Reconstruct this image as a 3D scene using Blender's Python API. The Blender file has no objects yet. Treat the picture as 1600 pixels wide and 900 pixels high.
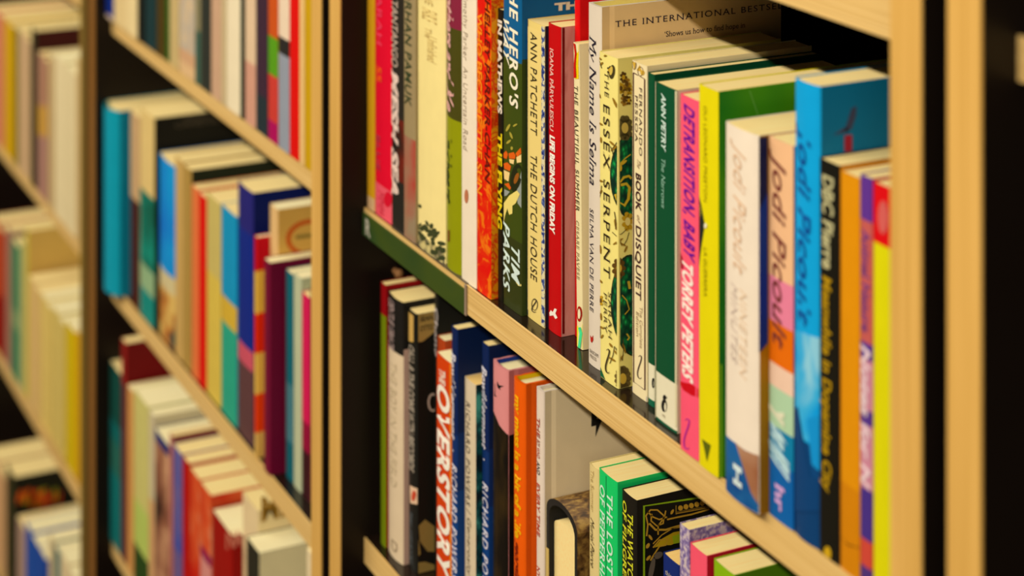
import bpy, bmesh, math, random
from mathutils import Vector, Matrix
random.seed(7)
SC = bpy.context.scene
COL = SC.collection

# ------------------------------------------------------------------ camera
FPX = 3078.0                      # focal length in pixels of a 1600 px wide frame
YAW = math.radians(63.78)
CS, SN = math.sin(YAW), math.cos(YAW)      # forward = (-CS, SN, 0)
CAMY, CAMZ = -0.604, 1.60
HZ = -652.0                       # image row of the horizon
cam = bpy.data.cameras.new('camera')
cam.sensor_width = 36.0
cam.lens = FPX / 1600 * 36
cam.shift_y = -(450 - HZ) / 1600
cam.clip_start = 0.02
cam.dof.use_dof = True
cam.dof.focus_distance = 1.36
cam.dof.aperture_fstop = 4.6
camo = bpy.data.objects.new('camera', cam)
camo.location = (0, CAMY, CAMZ)
camo.rotation_euler = (math.pi / 2, 0, YAW)
COL.objects.link(camo)
SC.camera = camo

# ------------------------------------------------------------------ light
SC.view_settings.view_transform = 'Standard'
SC.view_settings.look = 'None'
SC.view_settings.gamma = 1.0
SC.view_settings.use_curve_mapping = False
SC.view_settings.exposure = 0.0
w = bpy.data.worlds.new('world'); SC.world = w; w.use_nodes = True
bg = w.node_tree.nodes['Background']
bg.inputs[0].default_value = (1.0, 0.80, 0.55, 1)
bg.inputs[1].default_value = 0.08

def strip_light(name, x, y, z, lx, ly, power, target, col=(1.0, 0.86, 0.64)):
    l = bpy.data.lights.new(name, 'AREA'); l.shape = 'RECTANGLE'
    l.size = lx; l.size_y = ly; l.energy = power; l.color = col
    o = bpy.data.objects.new(name, l); o.location = (x, y, z)
    d = Vector(target) - Vector((x, y, z))
    o.rotation_euler = d.to_track_quat('-Z', 'Y').to_euler()
    COL.objects.link(o); return o

strip_light('ceiling_lamp_strip', -0.5, -2.0, 2.95, 9.8, 0.07, 240, (-0.5, 0.1, 1.0))

# ------------------------------------------------------------------ colour and material helpers
ILL = (1.10, 0.92, 0.67)
def lin(c):
    c /= 255.0
    return c / 12.92 if c <= 0.04045 else ((c + 0.055) / 1.055) ** 2.4
def S(r, g, b):
    return tuple(min(0.88, max(0.004, lin(v) / k)) for v, k in zip((r, g, b), ILL))

MATS = {}
def mat(col, rough=0.42, name=None, vary=0.06, scale=60.0, spec=0.12):
    key = (col, rough, vary, scale)
    if key in MATS: return MATS[key]
    m = bpy.data.materials.new(name or 'printed_paper'); m.use_nodes = True
    nt = m.node_tree; p = nt.nodes['Principled BSDF']
    p.inputs['Roughness'].default_value = rough
    p.inputs['Specular IOR Level'].default_value = spec
    rgb = S(*col)
    if vary:
        tc = nt.nodes.new('ShaderNodeTexCoord')
        n = nt.nodes.new('ShaderNodeTexNoise'); n.inputs['Scale'].default_value = scale
        n.inputs['Detail'].default_value = 3
        nt.links.new(tc.outputs['Object'], n.inputs['Vector'])
        mx = nt.nodes.new('ShaderNodeMix'); mx.data_type = 'RGBA'
        mx.inputs[6].default_value = (*[c * (1 - vary) for c in rgb], 1)
        mx.inputs[7].default_value = (*[min(1, c * (1 + vary)) for c in rgb], 1)
        nt.links.new(n.outputs['Fac'], mx.inputs[0])
        nt.links.new(mx.outputs[2], p.inputs['Base Color'])
    else:
        p.inputs['Base Color'].default_value = (*rgb, 1)
    MATS[key] = m
    return m

def ramp_mat(name, stops, scale, detail=4, rough=0.45, stretch=(1, 1, 1), kind='noise', bump=0, distort=0.0, interp='LINEAR', spec=0.12):
    key = ('ramp', name)
    if key in MATS: return MATS[key]
    m = bpy.data.materials.new(name); m.use_nodes = True
    nt = m.node_tree; p = nt.nodes['Principled BSDF']
    p.inputs['Roughness'].default_value = rough
    p.inputs['Specular IOR Level'].default_value = spec
    tc = nt.nodes.new('ShaderNodeTexCoord')
    mp = nt.nodes.new('ShaderNodeMapping'); mp.inputs['Scale'].default_value = stretch
    nt.links.new(tc.outputs['Object'], mp.inputs['Vector'])
    if kind == 'noise':
        n = nt.nodes.new('ShaderNodeTexNoise'); n.inputs['Detail'].default_value = detail
        n.inputs['Distortion'].default_value = distort
        out = n.outputs['Fac']
    elif kind == 'voronoi':
        n = nt.nodes.new('ShaderNodeTexVoronoi'); out = n.outputs['Distance']
    else:
        n = nt.nodes.new('ShaderNodeTexWave'); n.inputs['Distortion'].default_value = distort
        n.bands_direction = 'X'; out = n.outputs['Fac']
    n.inputs['Scale'].default_value = scale
    nt.links.new(mp.outputs['Vector'], n.inputs['Vector'])
    r = nt.nodes.new('ShaderNodeValToRGB'); r.color_ramp.interpolation = interp
    e = r.color_ramp.elements
    while len(e) < len(stops): e.new(0.5)
    for el, (pos, c) in zip(e, stops):
        el.position = pos; el.color = (*S(*c), 1)
    nt.links.new(out, r.inputs['Fac']); nt.links.new(r.outputs['Color'], p.inputs['Base Color'])
    if bump:
        b = nt.nodes.new('ShaderNodeBump'); b.inputs['Strength'].default_value = bump
        b.inputs['Distance'].default_value = 0.001
        nt.links.new(out, b.inputs['Height']); nt.links.new(b.outputs['Normal'], p.inputs['Normal'])
    MATS[key] = m
    return m

PAGES = ramp_mat('page_edges', [(0.3, (255, 206, 124)), (0.7, (255, 222, 144))], 9, 3, 0.8, (160, 2, 40), spec=0.15)
PAGES_WHITE = ramp_mat('white_page_edges', [(0.3, (255, 220, 150)), (0.7, (255, 232, 172))], 9, 3, 0.8, (160, 2, 40), spec=0.15)
PAGES_TAN = ramp_mat('tan_page_edges', [(0.3, (246, 190, 100)), (0.7, (255, 206, 120))], 9, 3, 0.8, (160, 2, 40), spec=0.15)
PLY = ramp_mat('plywood_edge', [(0.25, (196, 146, 74)), (0.5, (226, 178, 100)), (0.75, (236, 194, 122))], 3.0, 6, 0.55, (1.0, 60, 230), bump=0.1)
POST = ramp_mat('oak_edge', [(0.3, (205, 150, 66)), (0.7, (228, 172, 86))], 3.0, 5, 0.55, (90, 40, 1.4))
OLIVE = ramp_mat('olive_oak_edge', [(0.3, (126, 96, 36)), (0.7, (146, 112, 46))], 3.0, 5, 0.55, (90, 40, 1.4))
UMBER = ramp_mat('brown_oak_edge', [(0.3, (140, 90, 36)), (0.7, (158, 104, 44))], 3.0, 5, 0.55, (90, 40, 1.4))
def laminate(name, rgb, rough, spec=0.3):
    m = bpy.data.materials.new(name); m.use_nodes = True
    p = m.node_tree.nodes['Principled BSDF']
    nt = m.node_tree
    n = nt.nodes.new('ShaderNodeTexNoise'); n.inputs['Scale'].default_value = 25
    tc = nt.nodes.new('ShaderNodeTexCoord'); nt.links.new(tc.outputs['Object'], n.inputs['Vector'])
    mr = nt.nodes.new('ShaderNodeMapRange'); mr.inputs[3].default_value = rough * 0.8; mr.inputs[4].default_value = rough * 1.25
    nt.links.new(n.outputs['Fac'], mr.inputs[0]); nt.links.new(mr.outputs[0], p.inputs['Roughness'])
    p.inputs['Base Color'].default_value = (*rgb, 1)
    p.inputs['Specular IOR Level'].default_value = spec
    return m
DARK = laminate('dark_laminate', (0.009, 0.006, 0.0045), 0.38, 0.2)
SHELFTOP = laminate('glossy_dark_laminate', (0.012, 0.007, 0.005), 0.13, 0.4)

# ------------------------------------------------------------------ geometry of the view: pixel ray meets a real plane
YS = 0.022                        # the shelves' front edges stand 22 mm behind the uprights' fronts
def ray(px):
    t = (px - 800) / FPX
    return (-CS + SN * t, SN + CS * t)
def Xat(px, y):                   # x where the ray of column px meets the plane y
    rx, ry = ray(px); return rx / ry * (y - CAMY)
def onspine(px, py, y):
    rx, ry = ray(px); d = (y - CAMY) / ry
    return d * rx, CAMZ - (py - HZ) / FPX * d
def oncover(px, py, x):
    rx, ry = ray(px); d = x / rx
    return d * ry + CAMY, CAMZ - (py - HZ) / FPX * d
def yfrom(px, py, z):             # y of a point of height z seen at px, py
    d = (CAMZ - z) * FPX / (py - HZ)
    return d * ray(px)[1] + CAMY

# ------------------------------------------------------------------ object helpers
def link(name, me, parent=None):
    o = bpy.data.objects.new(name, me); COL.objects.link(o)
    if parent is not None: o.parent = parent
    return o
def tag(o, label, cat, group=None):
    o['label'] = label; o['category'] = cat
    if group: o['group'] = group
def root(name, loc, label, cat, group=None):
    o = bpy.data.objects.new(name, None); COL.objects.link(o); o.location = loc
    o.empty_display_size = 0.03
    tag(o, label, cat, group); return o
def finish(name, bm, mats, parent=None, recalc=True):
    if recalc: bmesh.ops.recalc_face_normals(bm, faces=bm.faces)
    me = bpy.data.meshes.new(name); bm.to_mesh(me); bm.free()
    for m in (mats if isinstance(mats, (list, tuple)) else [mats]): me.materials.append(m)
    return link(name, me, parent)
def box_bm(x0, x1, y0, y1, z0, z1, bm=None, bev=0.0):
    b = bmesh.new()
    r = bmesh.ops.create_cube(b, size=1)
    bmesh.ops.scale(b, vec=(x1 - x0, y1 - y0, z1 - z0), verts=b.verts)
    bmesh.ops.translate(b, vec=((x0 + x1) / 2, (y0 + y1) / 2, (z0 + z1) / 2), verts=b.verts)
    if bev: bmesh.ops.bevel(b, geom=b.edges[:], offset=bev, segments=2, affect='EDGES', profile=0.5)
    if bm is None: return b
    me = bpy.data.meshes.new('tmp'); b.to_mesh(me); b.free(); bm.from_mesh(me); bpy.data.meshes.remove(me)
    return bm

# ------------------------------------------------------------------ the room
def struct(name, bm, m):
    o = finish(name, bm, m); o['kind'] = 'structure'; return o
WALL = ramp_mat('painted_wall', [(0.3, (70, 58, 44)), (0.7, (84, 70, 54))], 6, 4, 0.8)
FLOOR = ramp_mat('wood_floor', [(0.3, (92, 62, 36)), (0.7, (128, 90, 54))], 4, 5, 0.5, (1, 9, 1))
CEIL = ramp_mat('ceiling_paint', [(0.3, (205, 190, 160)), (0.7, (215, 200, 170))], 6, 3, 0.9)
struct('floor', box_bm(-6, 4.2, -5.0, 0.42, -0.05, 0.0), FLOOR)
struct('wall_back', box_bm(-6, 4.2, 0.345, 0.42, 0.0, 3.10), WALL)
struct('ceiling', box_bm(-6, 4.2, -5.0, 0.42, 3.10, 3.15), CEIL)

# ------------------------------------------------------------------ bookcases
BAY = 0.825
BX = [-1.5795 - 2 * BAY, -1.5795 - BAY, -1.5795, -1.5795 + BAY]    # left faces of the four units
PT, UW = 0.0245, 0.805
SHELF_T = 0.0215
DEPTH = 0.315
def bookcase(x, drops, label, left=None, right=None, name='bookcase'):
    r = root(name, (x, 0, 0), label, 'bookcase', 'bookcases along the wall')
    ztop = 2.2
    for k, px in enumerate((0.0, UW - PT)):
        p = finish('side_panel', box_bm(px, px + PT, 0.0012, DEPTH, 0, ztop), DARK, r)
        finish('edge_band', box_bm(px, px + PT, 0.0, 0.0012, 0, ztop), (left, right)[k] or POST, p)
    finish('back_panel', box_bm(PT, UW - PT, DEPTH - 0.01, DEPTH, 0.0, ztop), DARK, r)
    finish('top_panel', box_bm(PT, UW - PT, 0.001, DEPTH - 0.01, ztop - 0.024, ztop), DARK, r)
    finish('plinth', box_bm(PT, UW - PT, 0.03, 0.05, 0.0, 0.07), DARK, r)
    for d in drops:
        z = CAMZ - d
        s = finish('shelf', box_bm(PT, UW - PT, YS + 0.0015, DEPTH - 0.01, z - SHELF_T, z), SHELFTOP, r)
        finish('edge_band', box_bm(PT, UW - PT, YS, YS + 0.0015, z - SHELF_T, z), PLY, s)
    return r
ZU, ZL = 0.530, 0.810
MA, MB, MC = 0.530, 0.855, 1.168
NA, NB, NC, ND = 0.530, 0.852, 1.175, 1.50
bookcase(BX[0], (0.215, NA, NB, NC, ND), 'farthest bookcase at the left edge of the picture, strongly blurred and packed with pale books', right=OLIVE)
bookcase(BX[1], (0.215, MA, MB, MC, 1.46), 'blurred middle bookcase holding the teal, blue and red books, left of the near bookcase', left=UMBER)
CASE = bookcase(BX[2], (0.215, ZU, ZL, 1.12, 1.46), 'near bookcase in focus with pale plywood shelf edges and dark inner sides')
bookcase(BX[3], (0.214, 0.53, 0.855, 1.168), 'dark empty bookcase cut off by the right edge of the picture')

# ------------------------------------------------------------------ books
LIFT = 0.0002                     # a hair above the shelf, as the boards' own unevenness leaves them
class Row:
    def __init__(s, drop, xmin, where, group):
        s.z = CAMZ - drop; s.x = xmin; s.where = where; s.group = group; s.prev = None; s.books = []; s.sb = 0.01
class Book: pass

def spine_y(b, x):                # local y of the spine surface at local x
    u = 2 * x / b.w - 1
    return b.bulge * u * u + b.corner * max(0.0, abs(u) - 0.9) / 0.1

def cover_mesh(b, zlevels, spine_idx, front_idx, mats, th):
    w, W = b.w, b.W
    out = [(0, W, 'b')]
    if b.kind == 'hb':
        out += [(0, 0.011, 'b'), (0.0007, 0.0075, 'b')]
    N = 16
    us = [-1, -0.97, -0.93, -0.8, -0.6, -0.4, -0.2, 0, 0.2, 0.4, 0.6, 0.8, 0.93, 0.97, 1]
    for u in us:
        x = (u + 1) / 2 * w
        out.append((x, spine_y(b, x), 's'))
    if b.kind == 'hb':
        out += [(w - 0.0007, 0.0075, 'f'), (w, 0.011, 'f'), (w, 0.020, 'f')]
    out.append((w, W, 'f'))
    inn = []
    for x, y, k in out:
        xi = min(max(x, th), w - th)
        yi = y + (th if k == 's' else 0)
        inn.append((xi, yi))
    bm = bmesh.new(); n = len(out)
    O = [[bm.verts.new((x, y, z)) for x, y, k in out] for z in zlevels]
    I = [[bm.verts.new((x, y, z)) for x, y in inn] for z in (zlevels[0], zlevels[-1])]
    for i in range(len(zlevels) - 1):
        for j in range(n - 1):
            f = bm.faces.new((O[i][j], O[i][j + 1], O[i + 1][j + 1], O[i + 1][j]))
            ka, kb = out[j][2], out[j + 1][2]
            if ka == 's' and kb == 's':
                f.material_index = spine_idx[i]; f.smooth = True
            elif kb == 'f': f.material_index = front_idx[i]
            else: f.material_index = spine_idx[i] if b.backsame else 0
    for j in range(n - 1):
        f = bm.faces.new((I[0][j], I[1][j], I[1][j + 1], I[0][j + 1])); f.material_index = b.lining
    for lv, ii in ((0, 0), (-1, 1)):
        for j in range(n - 1):
            f = bm.faces.new((O[lv][j], O[lv][j + 1], I[ii][j + 1], I[ii][j]))
            f.material_index = b.rim if b.rim is not None else (spine_idx[lv if lv == 0 else -1])
    # the fore edges of the two boards
    for j in (0, n - 1):
        col = [O[i][j] for i in range(len(zlevels))]
        f = bm.faces.new(col + [I[1][j], I[0][j]]); f.material_index = 0
    for e in bm.edges:
        if len({f.smooth for f in e.link_faces}) != 1 or len(e.link_faces) < 2: e.smooth = False
    return bm

def book(row, short, xl, xr, spine, yt=None, H=None, sb=0.010, yb=None, cover=None, bands=(), cbands=(),
         W=0.129, kind='pb', bulge=None, lean=0.0, desc=None, pages=None, rough=0.42, lining=None, label=None, corner=None, name=None):
    b = Book(); b.row = row; b.kind = kind; b.W = W; b.short = short
    z = row.z
    y = yfrom(xr, yb, z) if yb is not None else YS + sb
    X0, X1 = Xat(xl, y), Xat(xr, y)
    sh = 0.0
    if yt is not None:
        H = onspine(xl, yt, y)[1] - z
    b.H = H
    ln = math.radians(lean)
    sh = -H * math.tan(ln); X0 += sh; X1 += sh
    X0r = X0
    if X0 < row.x + 0.0004:               # would run into its neighbour: stand a little further forward
        y = max(YS - 0.0165, min(y, (row.x + 0.0004 - sh) * ray(xl)[1] / ray(xl)[0] + CAMY))
        X0, X1 = max(row.x + 0.0004, Xat(xl, y) + sh), Xat(xr, y) + sh
        if yt is not None:
            H = onspine(xl, yt, y)[1] - z; b.H = H
        X0r = X0 if abs(X0 - Xat(xl, y) - sh) < 1e-6 else Xat(xl, y)
    if X1 < X0 + 0.004: X1 = X0 + 0.004
    row.x = X1
    b.X0, b.X1, b.y, b.z, b.w, b.lean = X0, X1, y, z, X1 - X0, ln
    if bulge is None: bulge = 0.0004 if kind == 'pb' else min(0.006, 0.12 * b.w + 0.001)
    b.bulge = bulge; b.corner = 0.0005 if corner is None else corner
    mats = []
    def idx(c):
        m = c if isinstance(c, bpy.types.Material) else mat(c, rough)
        if m not in mats: mats.append(m)
        return mats.index(m)
    i0 = idx(spine); ic = idx(cover if cover is not None else spine)
    b.lining = idx(lining) if lining is not None else i0
    b.rim = None; b.backsame = True
    def levels(px, lst, conv):
        return [(max(0.0005, min(H - 0.0005, conv(py))), c) for py, c in lst]
    mid = (xl + xr) / 2
    sbz = sorted(levels(mid, bands, lambda py: onspine(mid, py, y)[1] - z), key=lambda a: -a[0])
    cbz = sorted(levels(mid, cbands, lambda py: onspine(xr, py, y)[1] - z), key=lambda a: -a[0])
    zl = sorted(set([0.0, H] + [a for a, c in sbz] + [a for a, c in cbz]))
    def pick(zm, lst, base):
        r = base
        for a, c in lst:
            if zm < a: r = idx(c)
        return r
    si = [pick((zl[i] + zl[i + 1]) / 2, sbz, i0) for i in range(len(zl) - 1)]
    fi = [pick((zl[i] + zl[i + 1]) / 2, cbz, ic) for i in range(len(zl) - 1)]
    desc = desc or short
    if label is None:
        label = desc + (', right of the ' + row.prev if row.prev else ', first at the left') + ', ' + row.where
    if len(label.split()) > 16: label = desc + ', ' + row.where
    row.prev = short
    nm = name or ('hardback_book' if kind == 'hb' else 'paperback_book')
    b.root = root(nm, (X0, y, z + LIFT), label, 'book', row.group)
    b.root.rotation_euler = (0, ln, 0)
    th = 0.0005 if kind == 'pb' else 0.0024
    b.cover = finish('cover', cover_mesh(b, zl, si, fi, mats, th), mats, b.root)
    ov = 0.0006 if kind == 'pb' else 0.0034
    ov = min(ov, b.w * 0.2)
    tx = th + 0.0001
    y0 = (0.0005 if kind == 'pb' else 0.0030) + bulge + b.corner
    finish('page_block', box_bm(tx, b.w - tx, y0, W - ov, ov if kind == 'hb' else 0.0004, H - ov), pages or PAGES, b.root)
    row.books.append(b); row.last = b
    return b

# --- lettering ----------------------------------------------------------------
TXT = {}
def glyphs(s, bold=0.0, serif=False, spacing=1.0):
    key = (s, bold, serif, spacing)
    if key in TXT: return TXT[key]
    cu = bpy.data.curves.new('lettering', 'FONT'); cu.body = s; cu.size = 1.0
    cu.offset = bold; cu.resolution_u = 3; cu.fill_mode = 'BOTH' if False else cu.fill_mode
    cu.space_character = spacing
    o = bpy.data.objects.new('lettering_source', cu); COL.objects.link(o)
    dg = bpy.context.evaluated_depsgraph_get()
    me = bpy.data.meshes.new_from_object(o.evaluated_get(dg))
    bpy.data.objects.remove(o); bpy.data.curves.remove(cu)
    vs = [tuple(v.co[:2]) for v in me.vertices]
    fs = [tuple(p.vertices) for p in me.polygons]
    if serif:
        from collections import Counter
        ec = Counter()
        for f in fs:
            for a, c in zip(f, f[1:] + f[:1]): ec[(min(a, c), max(a, c))] += 1
        tops = [v[1] for v in vs]
        marks = (0.0, max(tops) if tops else 0.7, 0.69, 0.52)
        for (a, c), k in ec.items():
            if k != 1: continue
            (xa, ya), (xc, yc) = vs[a], vs[c]
            if abs(ya - yc) < 0.004 and 0.03 < abs(xa - xc) < 0.17:
                for mk in marks:
                    if abs(ya - mk) < 0.035:
                        x0, x1 = min(xa, xc) - 0.055, max(xa, xc) + 0.055
                        up = 0.035 if mk == 0.0 else -0.035
                        i = len(vs); vs += [(x0, ya), (x1, ya), (x1, ya + up), (x0, ya + up)]
                        fs.append((i, i + 1, i + 2, i + 3)); break
    bpy.data.meshes.remove(me)
    TXT[key] = (vs, fs)
    return TXT[key]

def lay(b, name, pts, faces, m, face='spine', off=0.00035, label=None):
    """pts are (across, height) in the book's own metres; laid on its spine or its front cover"""
    bm = bmesh.new(); V = []
    for a, h in pts:
        if face == 'spine':
            V.append(bm.verts.new((a, spine_y(b, min(max(a, 0), b.w)) - off, h)))
        else:
            dip = 0
            V.append(bm.verts.new((b.w + off, a, h)))
    for f in faces:
        try: bm.faces.new([V[i] for i in f])
        except ValueError: pass
    bm.normal_update()
    ng = [f for f in bm.faces if len(f.verts) > 4]
    if ng: bmesh.ops.triangulate(bm, faces=ng)
    bm.normal_update()
    want = Vector((0, -1, 0)) if face == 'spine' else Vector((1, 0, 0))
    for f in bm.faces:
        if f.normal.dot(want) < 0: f.normal_flip()
    o = finish(name, bm, m, b.cover, recalc=False)
    if label: o['label'] = label
    return o

def loc_spine(b, px, py):
    X, z = onspine(px, py, b.y)
    x, zz = X - b.X0, z - b.z
    return x - zz * math.tan(b.lean), zz
def loc_cover(b, px, py):
    y, z = oncover(px, py, b.X1)
    return y - b.y, z - b.z

def text(b, s, x0, x1, y0, y1, col, name='title', bold=0.0, shear=0.0, serif=False, spacing=1.0, rough=0.42, off=0.00035, label=None, caps=None):
    """lettering running down the spine; the box is given as seen in the photograph on the spine plane"""
    vs, fs = glyphs(s, bold, serif, spacing)
    if not vs: return
    xs = [v[0] for v in vs]; ys = [v[1] for v in vs]
    xa, xb = min(xs), max(xs)
    ya = 0.0; yb_ = caps or max(ys)
    mx, my = (x0 + x1) / 2, (y0 + y1) / 2
    l, t = loc_spine(b, x0, y0); _, bo = loc_spine(b, mx, y1); r, _ = loc_spine(b, x1, y0)
    _, t = loc_spine(b, mx, y0)
    l = max(0.0003, l); r = min(b.w - 0.0003, r)
    pts = []
    for gx, gy in vs:
        q = (gx - xa) / (xb - xa); v = (gy - ya) / (yb_ - ya)
        pts.append((l + v * (r - l), t + (q + shear * (v - 0.5) * (r - l) / max(1e-6, abs(t - bo))) * (bo - t)))
    pts = [(min(max(a, 0.0001), b.w - 0.0001), min(max(h, 0.0005), b.H - 0.0005)) for a, h in pts]
    return lay(b, name, pts, fs, mat(col, rough, 'ink', 0.0), 'spine', off, label)

def ctext(b, s, p0, p1, cap, col, name='cover_title', bold=0.0, serif=False, spacing=1.0, shear=0):
    """lettering on the front cover running away from the spine: p0 is the start of the base line, p1 its end, cap the letter height in px at p0"""
    vs, fs = glyphs(s, bold, serif, spacing)
    xs = [v[0] for v in vs]; xa, xb = min(xs), max(xs)
    cp = 0.70
    a0, h0 = loc_cover(b, *p0); a1, h1 = loc_cover(b, *p1)
    _, hc = loc_cover(b, p0[0], p0[1] - cap)
    s_ = (hc - h0) / cp
    pts = []
    for gx, gy in vs:
        q = (gx - xa) / (xb - xa)
        pts.append((a0 + q * (a1 - a0) + shear * gy * s_, h0 + gy * s_))
    return lay(b, name, pts, fs, mat(col, 0.42, 'ink', 0.0), 'cover')

# --- printed shapes -------------------------------------------------------------
def clip(pts, xc, left):
    out = []
    n = len(pts)
    for i in range(n):
        p, q = pts[i], pts[(i + 1) % n]
        ip = (p[0] <= xc) if left else (p[0] >= xc); iq = (q[0] <= xc) if left else (q[0] >= xc)
        if ip: out.append(p)
        if ip != iq:
            t = (xc - p[0]) / (q[0] - p[0]); out.append((xc, p[1] + t * (q[1] - p[1])))
    return out
def shape(b, polys, col, name='cover_art', face='spine', off=0.00025, label=None, rough=0.42):
    """filled printed shapes; outlines as seen in the photograph, laid on the spine or front-cover plane"""
    pts, faces = [], []
    cuts = [(u + 1) / 2 * b.w for u in (-0.93, -0.8, -0.6, -0.4, -0.2, 0, 0.2, 0.4, 0.6, 0.8, 0.93)]
    for pl in polys:
        if len(pl) < 3: continue
        lp = []
        for px, py in pl:
            if face == 'spine':
                a, h = loc_spine(b, px, py); a = min(max(a, 0.0001), b.w - 0.0001)
            else:
                a, h = loc_cover(b, px, py); a = min(max(a, 0.002), b.W - 0.001)
            lp.append((a, min(max(h, 0.0004), b.H - 0.0004)))
        parts = [lp]
        if face == 'spine' and b.bulge > 0.0006:
            parts = []; rest = lp                    # cut into strips that follow the curve of the spine
            for c in cuts:
                if len(rest) < 3: break
                l = clip(rest, c, True)
                if len(l) >= 3: parts.append(l)
                rest = clip(rest, c, False)
            if len(rest) >= 3: parts.append(rest)
        for q in parts:
            i = len(pts); pts += q; faces.append(tuple(range(i, i + len(q))))
    if not faces: return
    m = col if isinstance(col, bpy.types.Material) else mat(col, rough, 'ink', 0.0)
    return lay(b, name, pts, faces, m, face, off, label)
def wrap(b, polys, col, xc, name='cover_art', off=0.00025):
    """shapes printed across the spine's right-hand corner"""
    shape(b, [clip(p, xc, True) for p in polys], col, name, 'spine', off)
    shape(b, [clip(p, xc, False) for p in polys], col, name, 'cover', off)
def ell(cx, cy, rx, ry, rot=0.0, n=20, a0=0, a1=360):
    o = []
    for i in range(n + (a1 - a0 != 360)):
        a = math.radians(a0 + (a1 - a0) * i / n)
        x, y = rx * math.cos(a), ry * math.sin(a)
        c, s = math.cos(rot), math.sin(rot)
        o.append((cx + x * c - y * s, cy + x * s + y * c))
    return o
def rib(pts, wd, closed=False):
    """a stroke as a row of quads"""
    P = pts + [pts[0]] if closed else pts
    L, R = [], []
    for i, (x, y) in enumerate(P):
        xa, ya = P[max(0, i - 1)]; xb, yb = P[min(len(P) - 1, i + 1)]
        dx, dy = xb - xa, yb - ya; d = math.hypot(dx, dy) or 1
        ww = wd(i / (len(P) - 1)) if callable(wd) else wd
        L.append((x - dy / d * ww / 2, y + dx / d * ww / 2)); R.append((x + dy / d * ww / 2, y - dx / d * ww / 2))
    return [[L[i], L[i + 1], R[i + 1], R[i]] for i in range(len(P) - 1)]
def rect(x0, x1, y0, y1, sl=0.0, sr=None):
    """an upright rectangle whose lower and upper edges slope by sl px per px"""
    sr = sl if sr is None else sr
    return [(x0, y0), (x1, y0 + (x1 - x0) * sl), (x1, y1 + (x1 - x0) * sr), (x0, y1)]
def ess(cx, y0, y1, a, w0=2.2):
    n = 36; pts = []
    for i in range(n + 1):                    # a looped swash S
        t = -0.14 + 1.28 * i / n
        pts.append((cx + a * math.sin(t * 2 * math.pi + 0.35), (y0 + y1) / 2 - (y1 - y0) / 2 * math.cos(t * math.pi)))
    return rib(pts, lambda t: w0 * (0.35 + 0.65 * math.sin(math.pi * t)))

# ================================================================== near bookcase, upper shelf
U = Row(ZU, BX[2] + PT, 'near bookcase upper shelf', 'books on the near bookcase upper shelf')
b = book(U, 'mustard paperback', 573, 584, (214, 152, 22), H=.21, sb=.0022, bands=[(308, (216, 168, 112))], desc='thin mustard yellow paperback against the dark side')
b = book(U, 'crimson paperback', 585, 612, (226, 4, 40), H=.21, yb=348, bands=[(292, (236, 84, 92))], desc='crimson paperback with pink foot')
text(b, 'SARAH', 589, 597, -20, 70, (244, 70, 90), 'author_name')
text(b, '55', 588, 596, 104, 128, (246, 92, 20), 'spine_number', bold=.02)
text(b, 'BLUE', 588, 594, 212, 266, (170, 60, 70))
text(b, 'MMM', 591, 600, 300, 335, (200, 30, 50), 'publisher_mark')
shape(b, [ell(606, 312, 6, 12)], (214, 16, 40), 'publisher_emblem')
RUST = ramp_mat('dark_rust_print', [(0.40, (36, 30, 22)), (0.62, (120, 34, 18))], 22, 3)
b = book(U, 'black paperback with brush letters', 611, 631, (44, 38, 28), H=.215, yb=359, bands=[(185, RUST), (282, (40, 36, 28))], desc='black paperback with white brush lettering')
text(b, 'SATANTANGO', 612, 622, -20, 105, (196, 168, 140), 'author_name', bold=.01)
text(b, 'MESH SEA', 611, 623, 114, 312, (230, 196, 168), bold=.05, shear=.22)
TAUPE = ramp_mat('taupe_red_print', [(0.42, (150, 124, 88)), (0.6, (176, 66, 48))], 14, 3)
b = book(U, 'taupe paperback', 630, 648, (158, 132, 86), H=.212, yb=372, bands=[(215, TAUPE)], desc='taupe paperback with dark green capitals')
text(b, 'ORHAN PAMUK', 633, 643, -18, 166, (52, 62, 34), 'author_name', bold=.015, spacing=1.1)
b = book(U, 'wide cream yellow book', 649, 692, (246, 216, 132), H=.225, yb=400, desc='wide cream yellow book with a dark tree printed at its foot', bulge=.002)
text(b, 'THE', 664, 676, -16, 8, (196, 158, 84))
text(b, 'FABLE', 659, 682, 16, 34, (190, 150, 76)); text(b, 'The', 664, 674, 44, 60, (196, 158, 84), 'subtitle')
text(b, 'Unfinished', 668, 682, 58, 98, (196, 158, 84), 'subtitle')
rr = random.Random(3); tr = []
for i in range(46):
    t = rr.random(); x = 652 + 38 * t; y = 318 + 60 * t + rr.random() * (52 - 20 * t)
    tr.append(ell(x, y, 1.5 + 2.5 * rr.random(), 2 + 4 * rr.random(), rr.random() * 3, 9))
shape(b, tr, (62, 66, 34), 'tree_picture')
shape(b, [rect(650, 691, 362, 420, .7), ], ramp_mat('tree_ground_print', [(.4, (96, 88, 60)), (.6, (212, 186, 112))], 120, 3), 'tree_picture', off=.0002)
b = book(U, 'purple and lime paperback', 693, 719, (134, 36, 54), H=.222, yb=411, bands=[(44, (74, 68, 18)), (186, (146, 144, 6))], desc='purple, olive and lime banded paperback', bulge=.003)
text(b, 'Mothers and Me', 694, 709, -30, 176, (222, 160, 140), bold=.03, shear=.25)
text(b, 'Inkheart', 693, 706, 212, 318, (50, 62, 18), 'author_name', bold=.03, shear=.22)
shape(b, [rect(697, 703, 360, 378)], (120, 74, 20), 'publisher_mark')
b = book(U, 'white paperback', 720, 743, (242, 216, 176), H=.222, yb=430, desc='plain white paperback with small grey title')
text(b, 'Timothy Parker  An Uncertain Road', 724, 731, -12, 235, (172, 146, 112), spacing=1.1)
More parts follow.
